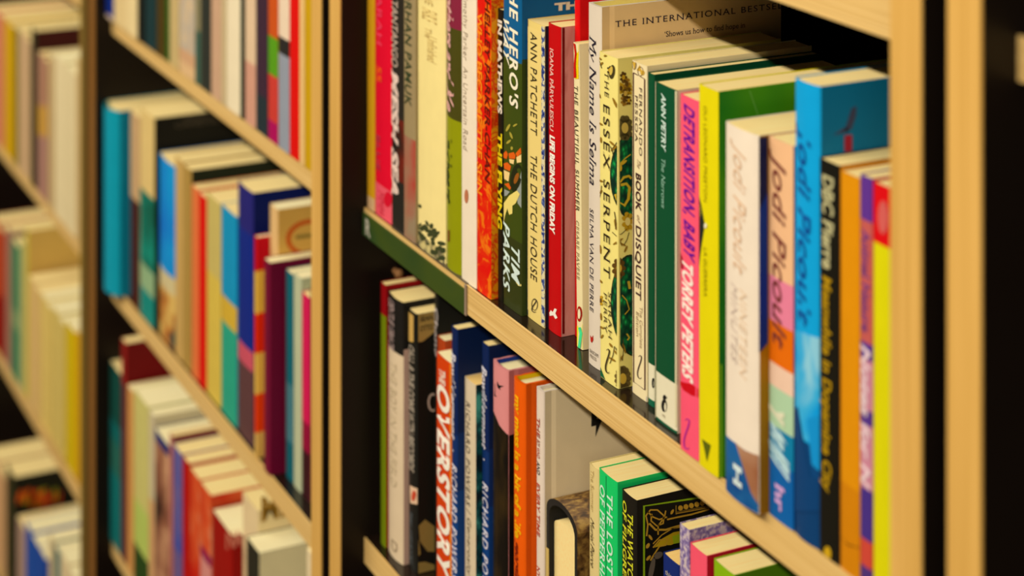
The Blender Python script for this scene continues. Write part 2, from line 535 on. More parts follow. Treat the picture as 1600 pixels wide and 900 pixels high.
shape(b, [ell(729, 307, 3.2, 11)], (190, 112, 70), 'publisher_mark')
SUN = ramp_mat('red_orange_print', [(0.36, (226, 20, 4)), (0.52, (228, 40, 6)), (0.60, (240, 112, 14))], 70, 4, .4, distort=1.5)
SUN2 = ramp_mat('orange_swirl_print', [(0.40, (232, 134, 8)), (0.5, (222, 30, 6)), (0.58, (238, 146, 14))], 60, 3, .4, distort=2.5)
b = book(U, 'red and orange patterned paperback', 744, 766, SUN, H=.225, yb=453, cover=SUN2, desc='fiery red and orange patterned paperback')
text(b, 'WHO BECAME THE SUN', 745, 754, 20, 304, (246, 132, 20), bold=.03)
text(b, 'SHELLEY PARKER-CHAN', 758, 765, -12, 285, (104, 22, 6), 'author_name', bold=.02, shear=.2)
b = book(U, 'thin black paperback', 777, 785, (28, 24, 14), H=.215, sb=.016, desc='very thin black paperback with white and yellow letters')
text(b, 'IN MATHEWS', 778, 784.5, 32, 178, (236, 210, 176), 'author_name', bold=.04)
text(b, 'THE FLYING', 778, 784.5, 208, 358, (232, 198, 20), bold=.04)
b = book(U, 'blue and green illustrated book', 785.5, 814, (0, 88, 126), H=.236, yb=494, cover=(0, 84, 122), bands=[(94, (62, 72, 16)), (372, (52, 56, 18))], cbands=[(94, (48, 58, 18))], W=.15,
         desc='tall illustrated paperback, blue above green hills, with big slanted cream capitals')
text(b, "THE HERO'S", 797, 810, -36, 168, (246, 226, 182), bold=.025, shear=.1, spacing=1.15)
text(b, 'WAY', 785.8, 796, 28, 97, (246, 226, 182), bold=.025, shear=.35, spacing=1.1)
text(b, 'PARKS', 786, 797, 352, 452, (214, 222, 196), 'author_name', bold=.02, shear=.22, spacing=1.1)
text(b, 'TIM', 800, 812, 385, 440, (214, 222, 196), 'author_name', bold=.02, shear=.22, spacing=1.1)
shape(b, [rect(785.7, 813.8, 98, 128, .0), [(786, 128), (800, 120), (813.5, 140), (813.5, 160), (786, 175)]], (84, 96, 18), 'hill_picture', off=.00018)
shape(b, [[(787, 348), (787, 318), (796, 306), (808, 298), (812, 304), (806, 318), (801, 322), (801, 334), (796, 336), (793, 326), (789, 338)]], (238, 208, 104), 'path_picture')
shape(b, [ell(806, 278, 8, 22, .15)], (36, 40, 16), 'tree_picture', off=.00022)
shape(b, [ell(807, 279, 3, 9, .3), ], (150, 84, 22), 'tree_picture')
shape(b, [[(785.8, 240), (791, 236), (794, 241), (792, 249), (786, 247)], [(795, 240), (803, 238), (806, 243), (805, 249), (796, 248)], [(806, 240), (813, 231), (813.6, 240), (808, 246)],
          [(786, 256), (793, 254), (799, 260), (797, 268), (788, 264)], [(788, 288), (795, 286), (799, 294), (797, 297)]], (224, 92, 18), 'roof_picture')
shape(b, [[(796, 249), (804, 250), (803, 257), (797, 255)], [(807, 246), (813.6, 242), (813.6, 254), (808, 255)], [(787, 266), (797, 270), (795, 284), (788, 280)]], (242, 200, 120), 'house_picture', off=.0003)
shape(b, [[(788, 296), (797, 300), (792, 306), (788, 307)], [(807, 302), (813.6, 268), (813.6, 326), (809, 318)]], (150, 150, 130), 'road_picture')
shape(b, [ell(794, 200, 2.2, 7, .5, 8), ell(799, 212, 1.8, 6, -.4, 8), ell(795, 222, 2, 5, .9, 8), ell(800, 232, 2, 3, 0, 8), ell(805, 196, 1.5, 4, 1, 8)], (170, 150, 50), 'blossom_picture')
shape(b, [[(806, 441), (813.6, 445), (813.6, 448), (810, 447)]], (226, 196, 100), 'path_picture')
ctext(b, 'THE', (866, 17), (918, 9), 11, (226, 200, 160), bold=.06)
BLUEF = ramp_mat('blue_floral_print', [(0.47, (222, 202, 150)), (0.53, (86, 100, 140)), (0.66, (30, 44, 100))], 260, 3, .4)
BLUED = ramp_mat('dense_blue_floral_print', [(0.36, (222, 202, 150)), (0.44, (86, 104, 150)), (0.62, (30, 48, 116))], 300, 3, .4)
b = book(U, 'pale yellow book with blue floral edges', 823, 850, (236, 200, 108), yt=30, yb=511, cover=(36, 30, 40), desc='pale yellow paperback bordered by blue flowers')
for k in (0, 1):
    shape(b, [rect(846, 850, 32, 511)] if k == 0 else [rect(823.2, 849.6, 29, 38, .35), rect(823.2, 849.6, 484, 512, .75), rect(823.1, 824.4, 30, 495)], BLUEF if k == 0 else BLUED, 'floral_border')
shape(b, [rect(824.6, 846, 41.5, 484, .42, .62)], (238, 202, 112), 'title_panel', off=.00032)
text(b, 'ANN PATCHETT', 829.5, 839.5, 52, 210, (52, 42, 24), 'author_name', off=.0005, spacing=1.15)
text(b, 'THE DUTCH HOUSE', 829.5, 839.5, 242, 438, (52, 42, 24), off=.0005, spacing=1.1)
shape(b, ess(835, 468, 488, 3.4, 1.6) + rib(ell(836, 476, 4.6, 9, 0, 16), .9, True), (70, 60, 40), 'publisher_mark', off=.0005)
PINKC = ramp_mat('pink_marbled_print', [(0.3, (196, 120, 100)), (0.5, (212, 140, 118)), (0.7, (190, 112, 96))], 26, 5, .45, (1, 1, .3), distort=3)
b = book(U, 'red paperback with white letters', 855, 874.5, (196, 4, 14), yt=35, yb=521, cover=PINKC, desc='bright red paperback with pink front cover, small white letters', bulge=.0008)
shape(b, [rect(874.5, 882, 36, 523, -.15)], (112, 0, 8), 'cover_band', 'cover')
text(b, 'IOANA P\u00c2RVULESCU', 859.5, 867, 77, 205, (240, 176, 150), 'author_name', bold=.02)
text(b, 'LIFE BEGINS ON FRIDAY', 859.5, 867.5, 213, 365, (246, 226, 196), bold=.05)
shape(b, [[(858, 489), (861, 485), (864, 488), (867, 482), (870, 484), (868, 490), (871, 497), (868, 499), (865, 493), (859, 494)]], (246, 226, 196), 'publisher_mark')
b = book(U, 'tall plain red book', 897, 905, (226, 6, 14), H=.245, sb=.030, W=.15, desc='tall plain red book set back, only its top showing')
CREAMC = (252, 218, 152)
b = book(U, 'slim cream paperback with red and yellow flag', 895, 904, (238, 212, 150), yt=66, sb=.018, lean=-1.5, cover=CREAMC, desc='slim cream paperback with a red and yellow wave at its top', bulge=.0004, corner=.0004)
shape(b, [[(895, 67), (904, 68), (903.5, 100), (904, 124), (899, 124), (897, 110), (899, 90), (898, 75)]], (238, 196, 14), 'wave_emblem')
shape(b, [[(896.5, 68), (899.5, 69), (901.2, 84), (900, 104), (901, 122), (896.6, 122), (897, 100), (898.6, 84)]], (206, 24, 10), 'wave_emblem', off=.0004)
text(b, 'THE BEAUTIFUL SUMMER', 897.8, 903, 134, 330, (70, 54, 30), serif=True, off=.0005, spacing=1.15)
text(b, 'CESARE PAVESE', 900.3, 904.6, 345, 436, (150, 122, 80), 'author_name', serif=True, off=.0005, spacing=1.1)
shape(b, [ell(905.6, 491, 3.8, 12)], (170, 34, 14), 'publisher_mark', off=.0004)
shape(b, [ell(905.8, 491, 2.0, 8)], (240, 212, 160), 'publisher_mark', off=.0006)
shape(b, [rect(901.5, 912.5, 510, 575)], (236, 216, 40), 'cover_art', off=.0003)
shape(b, rib([(906, 512), (908, 522), (906.5, 536), (905.5, 548), (906.5, 561)], 3.6), (70, 214, 130), 'cover_art', off=.0005)
b = book(U, 'tall white hardback', 917.5, 938, (224, 200, 166), yt=4, yb=581, kind='hb', W=.145, bulge=.0009, corner=.0004, cover=(236, 188, 122), desc='tall white hardback with black script title and lettered front cover', pages=PAGES, lining=(236, 206, 110))
INK = (34, 28, 40)
text(b, 'My Name Is Selma', 921, 931.5, 60, 292, INK, shear=.22, serif=True)
text(b, 'SELMA VAN DE PERRE', 921.5, 927.5, 327, 487, INK, 'author_name', serif=True, spacing=1.1)
shape(b, [[(922, 524), (925, 528), (927, 524), (927.4, 532), (925, 536), (923, 534)]], (186, 34, 20), 'publisher_mark')
# publisher's words run across the foot of the spine
def across(b, s, x0, y0, x1, cap, col, name, serif=False, face='spine'):
    vs, fs = glyphs(s, 0.0, serif, 1.0)
    xs = [v[0] for v in vs]; xa, xb = min(xs), max(xs)
    a0, h0 = loc_spine(b, x0, y0); a1, _ = loc_spine(b, x1, y0); _, hc = loc_spine(b, x0, y0 - cap)
    k = (hc - h0) / .7
    lay(b, name, [(a0 + (gx - xa) / (xb - xa) * (a1 - a0), h0 + gy * k) for gx, gy in vs], fs, mat(col, .42, 'ink', 0.0))
across(b, 'BANTAM', 921.5, 550, 934.5, 5.5, (90, 74, 60), 'publisher_mark', True)
across(b, 'PRESS', 921.5, 557.5, 932, 5.5, (120, 98, 74), 'publisher_mark', True)
ctext(b, 'THE INTERNATIONAL BESTSELLER', (961, 43), (1252, 10), 9.8, (40, 30, 44), 'cover_lettering', serif=True, spacing=1.2)
ctext(b, '\u2018Shows us how to find hope in', (1038, 58), (1164, 46), 8.6, (46, 36, 44), 'cover_quote', serif=True)
ES = (242, 216, 116)
b = book(U, 'yellow book with green serpent coils', 935, 963.5, ES, yt=80, yb=608, cover=(240, 212, 110), desc='pale yellow paperback printed with green serpent coils and gold flowers', lean=-.3, bulge=.0005)
XC = 963.0
SCALES = ramp_mat('green_scale_print', [(0.0, (40, 190, 80)), (0.28, (6, 110, 50)), (0.5, (6, 72, 38)), (0.8, (8, 44, 30))], 330, 2, .35, (1, 1, .6), 'voronoi')
GOLD, BROWN = (196, 146, 24), (96, 64, 20)
for cy, ry, cx, rx in ((278, 63, 985, 30), (478, 77, 988, 32)):
    wrap(b, [ell(cx, cy, rx + 1.6, ry + 2.5, -.04, 36)], (40, 44, 20), XC, 'serpent_outline', .0002)
    wrap(b, [ell(cx, cy, rx, ry, -.04, 36)], SCALES, XC, 'serpent_coil', .0003)
def flower(cx, cy, r, n, col, inner, off=.00038):
    wrap(b, [ell(cx + r * .6 * math.cos(a), cy + r * 1.2 * math.sin(a), r * .5, r * .42, a, 10) for a in [i * 2 * math.pi / n for i in range(n)]], col, XC, 'flower_print', off)
    wrap(b, [ell(cx, cy, r * .45, r * .7)], inner, XC, 'flower_print', off + .0001)
for (fx, fy, fr, fn, fc, fi) in ((975, 122, 5.5, 7, BROWN, GOLD), (980, 132, 6, 7, (160, 112, 30), BROWN), (971, 139, 5.5, 7, GOLD, BROWN), (978, 147, 6, 7, BROWN, (206, 160, 60)), (984, 141, 5, 6, GOLD, BROWN), (976, 158, 5.5, 7, (160, 112, 30), BROWN), (983, 158, 4.5, 6, BROWN, GOLD)): flower(fx, fy, fr, fn, fc, fi)
flower(977, 201, 12, 10, (92, 76, 34), (206, 168, 70)); flower(967, 420, 10, 9, BROWN, (220, 168, 40)); flower(981, 347, 9, 7, GOLD, (232, 200, 110))
flower(973, 592, 12, 13, (112, 88, 40), (206, 160, 50)); flower(953, 110, 4, 5, (60, 48, 24), GOLD); flower(938.5, 470, 5, 6, GOLD, BROWN)
wrap(b, [ell(956.5, 113, 4.2, 11, .1)], (70, 58, 26), XC, 'printed_foliage', .00036); wrap(b, [ell(955.5, 111, 2.4, 7, .1)], (214, 176, 70), XC, 'printed_foliage', .0005)
lv = []
rr = random.Random(11)
for (x, y, l, a) in [(961, 162, 16, 1.2), (957, 225, 10, .8), (960, 232, 12, 2.4), (962, 352, 16, 1.4), (971, 382, 14, .4), (966, 378, 16, 2.6), (978, 390, 10, 2.0), (957, 562, 10, .6), (965, 555, 16, .9), (969, 562, 15, 2.2), (975, 545, 14, 1.3),
                     (937, 92, 6, .5), (940, 100, 6, 2.4), (936.5, 150, 7, 1.2), (938, 194, 8, .4), (939, 219, 8, 1.5), (938, 283, 8, .2), (939, 300, 6, 2.1), (938, 390, 12, 1.5), (938.8, 440, 6, .8), (939, 495, 10, 1.5), (940, 512, 8, .4), (941, 526, 6, 2.2), (955, 540, 7, 1.0), (947, 87, 6, 2.7)]:
    lv.append(ell(x, y, 1.7, l * .6, a - 1.57, 10))
wrap(b, lv, (150, 108, 26), XC, 'printed_foliage', .0004)
st = []
for (x, y, l, a) in [(958, 556, 22, 1.9), (966, 560, 26, 1.1), (974, 548, 24, 1.5), (965, 372, 26, .5), (972, 366, 26, 2.7), (961, 228, 16, 2.3), (957, 236, 12, .9), (938, 520, 12, 1.4), (938, 100, 12, .7), (939, 300, 14, 1.8), (962, 345, 20, 1.3), (980, 375, 18, 2.1)]:
    st += rib([(x - .35 * l * math.cos(a), y - .7 * l * math.sin(a)), (x, y), (x + .35 * l * math.cos(a + .3), y + .7 * l * math.sin(a + .3))], 1.1)
wrap(b, st, (72, 56, 24), XC, 'printed_foliage', .00042)
wrap(b, rib([(968, 286), (975, 278), (983, 276), (987, 280)], 4) + rib([(962, 304), (966, 318), (976, 322), (982, 312), (984, 294), (979, 288), (970, 290)], 4.4), (206, 164, 34), XC, 'serpent_marking', .0005)
wrap(b, [ell(968, 261, 4, 8, -.2), ell(975, 255, 2, 6, .9)] + rib([(970, 256), (978, 248), (986, 242)], 1.6), (206, 160, 34), XC, 'serpent_marking', .0005)
wrap(b, rib([(972, 462), (979, 470), (983, 484), (976, 492)], 1.5) + rib([(982, 440), (984, 452)], 4) + rib([(979, 522), (983, 528), (980, 532)], 2.4), (206, 164, 40), XC, 'serpent_marking', .0005)
text(b, 'THE', 945.5, 951.5, 113, 152, (60, 46, 24), serif=True, spacing=1.3, off=.0006)
text(b, 'ESSEX SERPENT', 943.5, 953.0, 165, 433, (48, 36, 20), serif=True, spacing=1.25, off=.0006)
text(b, 'SARAH', 951.4, 956.2, 458, 530, (60, 46, 24), 'author_name', serif=True, spacing=1.2, off=.0006)
text(b, 'PERRY', 944.2, 949, 458, 520, (60, 46, 24), 'author_name', serif=True, spacing=1.2, off=.0006)
shape(b, ess(950, 546, 583, 3.0, 2.2), (60, 46, 24), 'publisher_mark', off=.0006)
shape(b, [[(937.5, 574), (942, 584), (946, 598), (938, 592)]], (16, 90, 50), 'serpent_tail')
# --- the framed cream book
b = book(U, 'cream book framed by a dark line', 986.5, 1009.5, (240, 212, 152), yt=94, yb=629, cover=(236, 206, 146), desc='cream paperback framed by a dark line, gold ornaments at its top')
FR = (84, 44, 34)
shape(b, rib([(989.5, 114), (1007, 124), (1007.4, 610), (990, 597)], 1.7, True), FR, 'border_line')
shape(b, [[(988, 97), (994, 98), (991.5, 110)], [(995, 110), (1000, 102), (1003, 113)], ell(1004, 114, 3, 4)], (210, 160, 50), 'ornament')
shape(b, rib(ell(991, 102, 3.4, 7, 0, 14), .8, True) + rib(ell(1001, 112, 4, 7, 0, 14), .8, True), (104, 70, 34), 'ornament')
shape(b, [rect(986.8, 1009.2, 604, 618, .75)], (96, 84, 150), 'foot_band')
text(b, 'FERNANDO', 999.2, 1003.4, 138, 244, (70, 44, 36), 'author_name', spacing=1.15)
text(b, 'PESSOA', 992.6, 996.8, 150, 222, (70, 44, 36), 'author_name', spacing=1.15)
text(b, 'The', 996, 1001, 250, 264, (130, 92, 60), 'title', shear=.4)
text(b, 'BOOK', 994, 1002, 272, 330, (70, 40, 36), bold=.03, spacing=1.05)
text(b, 'of', 996, 1001, 338, 349, (130, 92, 60), 'title', shear=.4)
text(b, 'DISQUIET', 994, 1002, 354, 468, (70, 40, 36), bold=.015, spacing=1.05)
text(b, 'The Complete', 1000, 1004, 480, 545, (150, 116, 76), 'subtitle'); text(b, 'Edition', 994.5, 998.5, 488, 526, (150, 116, 76), 'subtitle')
shape(b, ess(999.5, 556, 592, 3.0, 1.9), (70, 50, 40), 'publisher_mark')
GRN, WHT = (0, 74, 40), (232, 214, 168)
b = book(U, 'thin dark green book', 1011.5, 1021.5, GRN, yt=113, yb=638, bands=[(569, WHT), (624, (16, 92, 58))], desc='thin dark green paperback with white foot band')
shape(b, [rect(1011.6, 1012.8, 114, 630)], (214, 198, 146), 'border_line')
shape(b, [ell(1020.5, 599, 1.8, 8)], (24, 22, 18), 'publisher_mark')
b = book(U, 'wide dark green book', 1022.5, 1056.5, GRN, yt=127, yb=679, cover=(226, 204, 156), bands=[(590, WHT), (662, (10, 84, 50))], desc='wide dark green paperback with white foot band and thin white lettering')
shape(b, [rect(1022.6, 1024.6, 128, 660), rect(1022.6, 1056.2, 128, 131, .45), rect(1054.6, 1056.3, 142, 668)], (220, 204, 152), 'border_line')
text(b, 'ANN PETRY', 1034, 1041, 148, 236, (206, 218, 190), 'author_name', bold=.03, shear=.15)
text(b, 'The Narrows', 1034, 1040, 248, 326, (150, 186, 150), shear=.15)
shape(b, [ell(1038, 634, 4.4, 10), ell(1038.6, 621.5, 2.6, 4.2), [(1040, 619), (1043.5, 622), (1040, 623.5)]], (26, 24, 20), 'publisher_mark'); shape(b, [ell(1040.4, 636, 1.5, 6.5)], WHT, 'publisher_mark', off=.0005)
text(b, 'eee', 1035, 1040, 648, 652, (170, 150, 110), 'publisher_mark')
PNK = (252, 84, 104)
b = book(U, 'hot pink paperback', 1061.5, 1090.5, PNK, yt=146, yb=722, desc='hot pink paperback with purple and white capitals')
text(b, 'DETRANSITION, BABY', 1069.5, 1085.5, 168, 406, (112, 20, 130), bold=.03, shear=.2, spacing=1.1)
text(b, 'TORREY PETERS', 1067, 1083.5, 410, 594, (252, 226, 196), 'author_name', bold=.035, shear=.2, spacing=1.08)
shape(b, [[(1062, 596), (1070, 598), (1080, 600), (1090, 608), (1090, 622), (1080, 618), (1068, 610), (1062, 602)]], (206, 8, 24), 'lips_picture')
shape(b, [[(1062, 396), (1066, 402), (1068, 420), (1064, 420), (1062, 408)]], (170, 16, 40), 'lips_picture')
shape(b, ess(1073, 655, 702, 4.2, 2.6), (176, 34, 130), 'publisher_mark')
YEL = (230, 206, 6)
GRNC = ramp_mat('green_gradient_print', [(0.35, (78, 140, 8)), (0.5, (34, 116, 20)), (0.65, (6, 88, 28))], 9, 2, .4)
b = book(U, 'lemon yellow paperback', 1090.8, 1121, YEL, yt=131, yb=748, cover=GRNC, desc='lemon yellow paperback with a green front cover', W=.14)
text(b, 'OUI LEONARD PRESTON', 1100, 1105, 166, 316, (150, 130, 8), 'author_name')
text(b, 'LA GUERRERA', 1100, 1105, 388, 464, (140, 122, 8))
shape(b, [[(1091, 306), (1096, 322), (1101.5, 352), (1098, 372), (1094, 398), (1091, 420)]], (38, 40, 30), 'wedge_picture')
shape(b, [ell(1103, 353, 2.2, 4)], (244, 226, 180), 'wedge_picture', off=.0005)
shape(b, [[(1097, 686), (1111, 696), (1105, 722)]], (92, 96, 14), 'publisher_mark')
shape(b, rib([(1171, 142), (1184, 180)], 1.4), (110, 160, 60), 'cover_line', 'cover')
shape(b, [rect(1121.5, 1128, 570, 750)], (130, 176, 18), 'cover_band', 'cover')
GOLDC = ramp_mat('golden_print', [(0.35, (150, 96, 4)), (0.65, (176, 116, 10))], 14, 3, .4)
b = book(U, 'broad white paperback', 1129, 1181, (242, 216, 180), yt=190, yb=806, cover=GOLDC, cbands=[], desc='broad white paperback with a blue painted foot', W=.132, bulge=.002)
shape(b, [rect(1182, 1199, 216, 400, -.1), [(1182, 400), (1199, 398), (1199, 536), (1190, 548), (1182, 552)]], (22, 26, 60), 'cover_art', 'cover')
shape(b, [[(1182, 330), (1199, 300), (1199, 536), (1190, 546), (1182, 550)]], (0, 46, 116), 'cover_art', 'cover', off=.0004)
text(b, 'Jodi Picoult', 1146, 1165, 232, 428, (222, 176, 130), 'author_name', shear=.35)
text(b, 'NINETEEN', 1156, 1166, 456, 590, (228, 190, 146), shear=.3, spacing=1.1); text(b, 'MINUTES', 1142, 1152, 446, 566, (204, 176, 150), shear=.3, spacing=1.1)
shape(b, [[(1129.2, 680), (1150, 693), (1164, 704), (1180.6, 714), (1180.6, 812), (1129.2, 772)]], ramp_mat('blue_seascape_print', [(0.38, (0, 64, 120)), (0.5, (30, 96, 140)), (0.64, (0, 86, 150))], 20, 3, .4), 'seascape_picture')
shape(b, [[(1150, 692), (1164, 704), (1180.6, 713), (1180.6, 790), (1172, 770), (1160, 724)]], ramp_mat('sandy_print', [(0.35, (146, 76, 34)), (0.65, (196, 150, 110))], 16, 3, .4), 'seascape_picture', off=.0004)
text(b, 'H', 1147, 1160, 728, 760, (214, 220, 210), 'publisher_mark', bold=.04, off=.0006)
b = book(U, 'peach and blue banded paperback', 1200, 1238, (240, 180, 124), yt=212, yb=828, bands=[(438, (232, 124, 140)), (508, (228, 104, 6)), (574, (238, 192, 154)), (610, (176, 200, 150)), (672, (0, 120, 150)), (726, (0, 92, 150))],
         desc='peach paperback banded in pink, orange, mint and blue', cover=(0, 60, 110))
text(b, 'Jodi Picoult', 1208, 1228, 248, 545, (120, 50, 40), 'author_name', shear=.35, bold=.01)
shape(b, [[(1200, 500), (1214, 504), (1228, 518), (1237.5, 528), (1237.5, 575), (1200, 575)]], (228, 104, 6), 'colour_patch', off=.0002)
text(b, 'y', 1210, 1226, 640, 664, (226, 214, 170), bold=.06); text(b, 'two', 1206, 1232, 676, 700, (190, 214, 206), bold=.05, shear=.4); text(b, 'ways', 1206, 1234, 706, 736, (190, 214, 206), bold=.05, shear=.4)
text(b, 'hr', 1212, 1226, 760, 800, (214, 160, 190), 'publisher_mark', bold=.03)
BLU = (10, 156, 200)
b = book(U, 'tall sky blue paperback', 1237.5, 1277, BLU, yt=121, yb=858, cover=(0, 112, 140), bands=[(690, (0, 66, 110)), (760, (0, 60, 100))], W=.15, desc='tall sky blue paperback with a dark bird on its cover', bulge=.002)
text(b, 'Jodi Picoult', 1247, 1266, 206, 510, (6, 66, 130), 'author_name', shear=.35, bold=.012)
SEA = ramp_mat('wave_print', [(0.38, (10, 150, 204)), (0.52, (60, 170, 206)), (0.64, (140, 196, 206))], 46, 2, .4, (1, 1, .55), distort=.6)
shape(b, [[(1237.6, 516), (1256, 520), (1276.6, 530), (1276.6, 700), (1237.6, 672)]], SEA, 'wave_picture')
shape(b, [[(1237.6, 640), (1246, 636), (1252, 664), (1258, 700), (1266, 744), (1276.6, 752), (1276.6, 800), (1237.6, 800)]], (0, 62, 104), 'deep_water_picture', off=.0004)
shape(b, [[(1262, 655), (1276.6, 650), (1276.6, 738), (1268, 726)]], (20, 140, 190), 'wave_picture', off=.0005)
shape(b, [[(1322, 196), (1330, 170), (1338, 166), (1337, 182), (1330, 202), (1320, 206)], [(1300, 212), (1322, 198), (1326, 206)]], (70, 68, 84), 'bird_picture', 'cover')
shape(b, [rect(1319, 1331, 212, 238, -.1)], (168, 34, 48), 'post_picture', 'cover')
b = book(U, 'black paperback with gold letters', 1279, 1311, (24, 22, 14), yt=246, sb=.005, cover=(216, 132, 4), desc='black paperback with cream and gold lettering')
text(b, 'DBC Pierre', 1286, 1303, 276, 422, (190, 176, 120), 'author_name', bold=.03)
text(b, 'Meanwhile in Dopamine City', 1286, 1300, 434, 770, (176, 132, 14), bold=.03)
shape(b, [ell(1293, 866, 6, 12)], (206, 156, 20), 'publisher_mark')
b = book(U, 'plain orange book', 1312, 1342, (222, 138, 4), yt=266, sb=.006, desc='plain orange paperback', cover=(160, 60, 60), bands=[(760, (208, 124, 4))])
shape(b, rib([(1312, 840), (1326, 852), (1341, 856)], 3), (140, 80, 6), 'spine_line')
b = book(U, 'purple and red paperback', 1343, 1362, (96, 50, 130), yt=272, sb=.007, bands=[(345, (196, 88, 76)), (536, (84, 50, 130)), (562, (206, 130, 140)), (640, (84, 50, 124)), (664, (206, 130, 140)), (764, (72, 48, 120)), (844, (206, 70, 50)), (886, (80, 50, 110))],
         desc='slim purple paperback with red and pink bands', cover=(220, 16, 24))
text(b, 'Animal Nature', 1347, 1359, 360, 520, (120, 60, 110), 'author_name', bold=.03); text(b, 'Notes for N', 1346, 1360, 545, 760, (236, 200, 190), bold=.03, shear=.25)
b = book(U, 'red and yellow paperback', 1363, 1394, (222, 12, 18), yt=283, sb=.008, bands=[(384, (222, 206, 8))], desc='red paperback with a broad yellow lower spine')
shape(b, [ell(1380, 340, 8, 26)], (214, 92, 80), 'cover_art')
b = book(U, 'tan paperback', 1396, 1424, (214, 158, 70), H=.19, sb=.01, desc='tan paperback mostly hidden behind the right upright')

# ================================================================== near bookcase, lower shelf
L = Row(ZL, BX[2] + PT, 'near bookcase lower shelf', 'books on the near bookcase lower shelf')
b = book(L, 'slim red and green book', 594, 602, (150, 10, 16), yt=440, sb=.0085, bands=[(492, (116, 128, 10))], desc='slim book, dark red above olive green')
b = book(L, 'black and white book', 603, 626, (30, 27, 22), yt=455, sb=.0085, cover=(30, 27, 22), cbands=[(548, (206, 160, 130))], desc='paperback with black top half and white lower half', bands=[(548, (226, 194, 148))], bulge=.0022)
text(b, 'GENTLE GRACE', 606, 616, 468, 546, (168, 138, 122), 'author_name', bold=.015)
text(b, 'THE BOY IN THE FIELD', 610, 619, 566, 760, (196, 168, 122)); text(b, 'D', 612, 620, 846, 862, (150, 124, 90), 'publisher_mark')
BLKART = (26, 25, 18)
b = book(L, 'black book with tan label', 636.5, 650, BLKART, yt=481, sb=.0145, cover=BLKART, desc='black paperback with a tan label at the top of its cover', bulge=.0012, bands=[(537, (30, 28, 22))], W=.12)
shape(b, [rect(636.5, 646, 486, 533, .8, .2)], (206, 158, 76), 'label_panel')
shape(b, [[(646.5, 488), (680, 481), (680, 518), (660, 534), (646.5, 536)]], (178, 138, 66), 'label_panel', 'cover')
ctext(b, 'SEAN', (656, 503), (676, 499), 8, (60, 46, 26), 'cover_lettering', bold=.03); ctext(b, 'OTTO', (656, 518), (676, 514), 8, (60, 46, 26), 'cover_lettering', bold=.03)
shape(b, [rect(632.3, 636, 496, 562, .4)], (150, 40, 20), 'red_stripe')
text(b, 'CALL & THE COME WITH RECORDS', 639, 647, 540, 736, (166, 146, 118), bold=.03)
text(b, 'SMALL AXES BOOKS', 640, 645, 800, 880, (92, 96, 92), 'author_name')
shape(b, [[(640.5, 758), (650, 764), (651, 790), (641, 786)]], (232, 186, 140), 'price_sticker'); shape(b, [ell(646.5, 775, 2.6, 8, .1)], (206, 72, 40), 'price_sticker', off=.0006)
shape(b, [[(654, 822), (664, 812), (683, 826), (683, 862), (668, 862), (656, 846)], [(649, 842), (655, 850), (657, 866), (650, 870)], [(650, 880), (664, 878), (683, 884), (683, 905), (650, 905)]], (150, 122, 58), 'cover_art', 'cover')
shape(b, rib(ell(676, 629, 6.5, 13, 0, 20), 3.0, True), (196, 170, 140), 'ring_picture', 'cover')
b = book(L, 'tall black book with script', 678, 684, (28, 26, 20), H=.243, sb=.030, cover=(28, 26, 20), desc='tall black book set back, white script at its edge', W=.15)
text(b, 'Chang', 679.5, 690, 484, 560, (206, 184, 164), shear=.22, bold=.02)
b = book(L, 'rust book behind the orange one', 682.5, 694, (176, 64, 22), yt=524, sb=.029, desc='rust paperback showing only its white page tops', pages=PAGES_WHITE)
b = book(L, 'orange red book with huge letters', 680, 704.5, (214, 62, 10), yt=549, sb=.021, desc='orange red paperback with huge slanted cream capitals', pages=PAGES_WHITE, cover=(224, 110, 14), bulge=.001)
shape(b, [rect(701.8, 704.3, 562, 940)], (228, 118, 16), 'edge_stripe')
text(b, 'THE', 687, 696, 578, 601, (240, 214, 180), bold=.03); text(b, 'OVERSTORY', 684, 702.5, 604, 902, (250, 230, 196), bold=.035, shear=.1, spacing=1.08, off=.0005)
NAVY = (14, 34, 74); NAVY2 = (10, 62, 112)
BLUEG = NAVY
def bewild(xl, xr, yt, lbl, tx, sb, yy):
    b = book(L, lbl, xl, xr, NAVY, yt=yt, sb=sb, cover=(14, 32, 66), desc=lbl, bands=[(yt + 170, (16, 46, 92)), (yt + 260, (8, 60, 112))], cbands=[(yt + 170, (16, 44, 88)), (yt + 260, (8, 58, 110))], W=.135, bulge=.0006, corner=.0005)
    text(b, 'Bewilderment  \u00b7', tx[0], tx[1], yy[0], yy[1], (222, 208, 200), bold=.02, shear=.2, spacing=1.08)
    text(b, 'RICHARD POWERS', tx[0] + 1.5, tx[1] + 1.5, yy[2], yy[3], (222, 208, 200), 'author_name', bold=.01, spacing=1.2, shear=.15)
    return b
b = bewild(704.5, 714, 508, 'taller navy book with white script', (704.5, 712), .0225, (553, 706, 728, 905))
TEAL = ramp_mat('teal_foliage_print', [(0.40, (10, 30, 32)), (0.55, (20, 78, 70)), (0.66, (70, 150, 120))], 75, 4, .4)
b = book(L, 'cream book with teal foliage cover', 725, 742, (222, 194, 150), yt=588, sb=.028, cover=TEAL, desc='cream paperback with dark teal foliage on its cover', pages=PAGES_TAN)
text(b, 'RICHARD POWERS', 728.5, 734.5, 628, 790, (70, 56, 38), 'author_name', serif=True, spacing=1.2); text(b, '| Generosity', 730.5, 736, 800, 900, (110, 90, 60), shear=.15)
b = bewild(752, 762.5, 533, 'shorter navy book with white script', (753, 760.5), .032, (576, 720, 757, 960))
NIGHT = ramp_mat('night_mountain_print', [(0.45, (22, 18, 12)), (0.7, (56, 40, 16))], 60, 5, .4, (1, 1, .4))
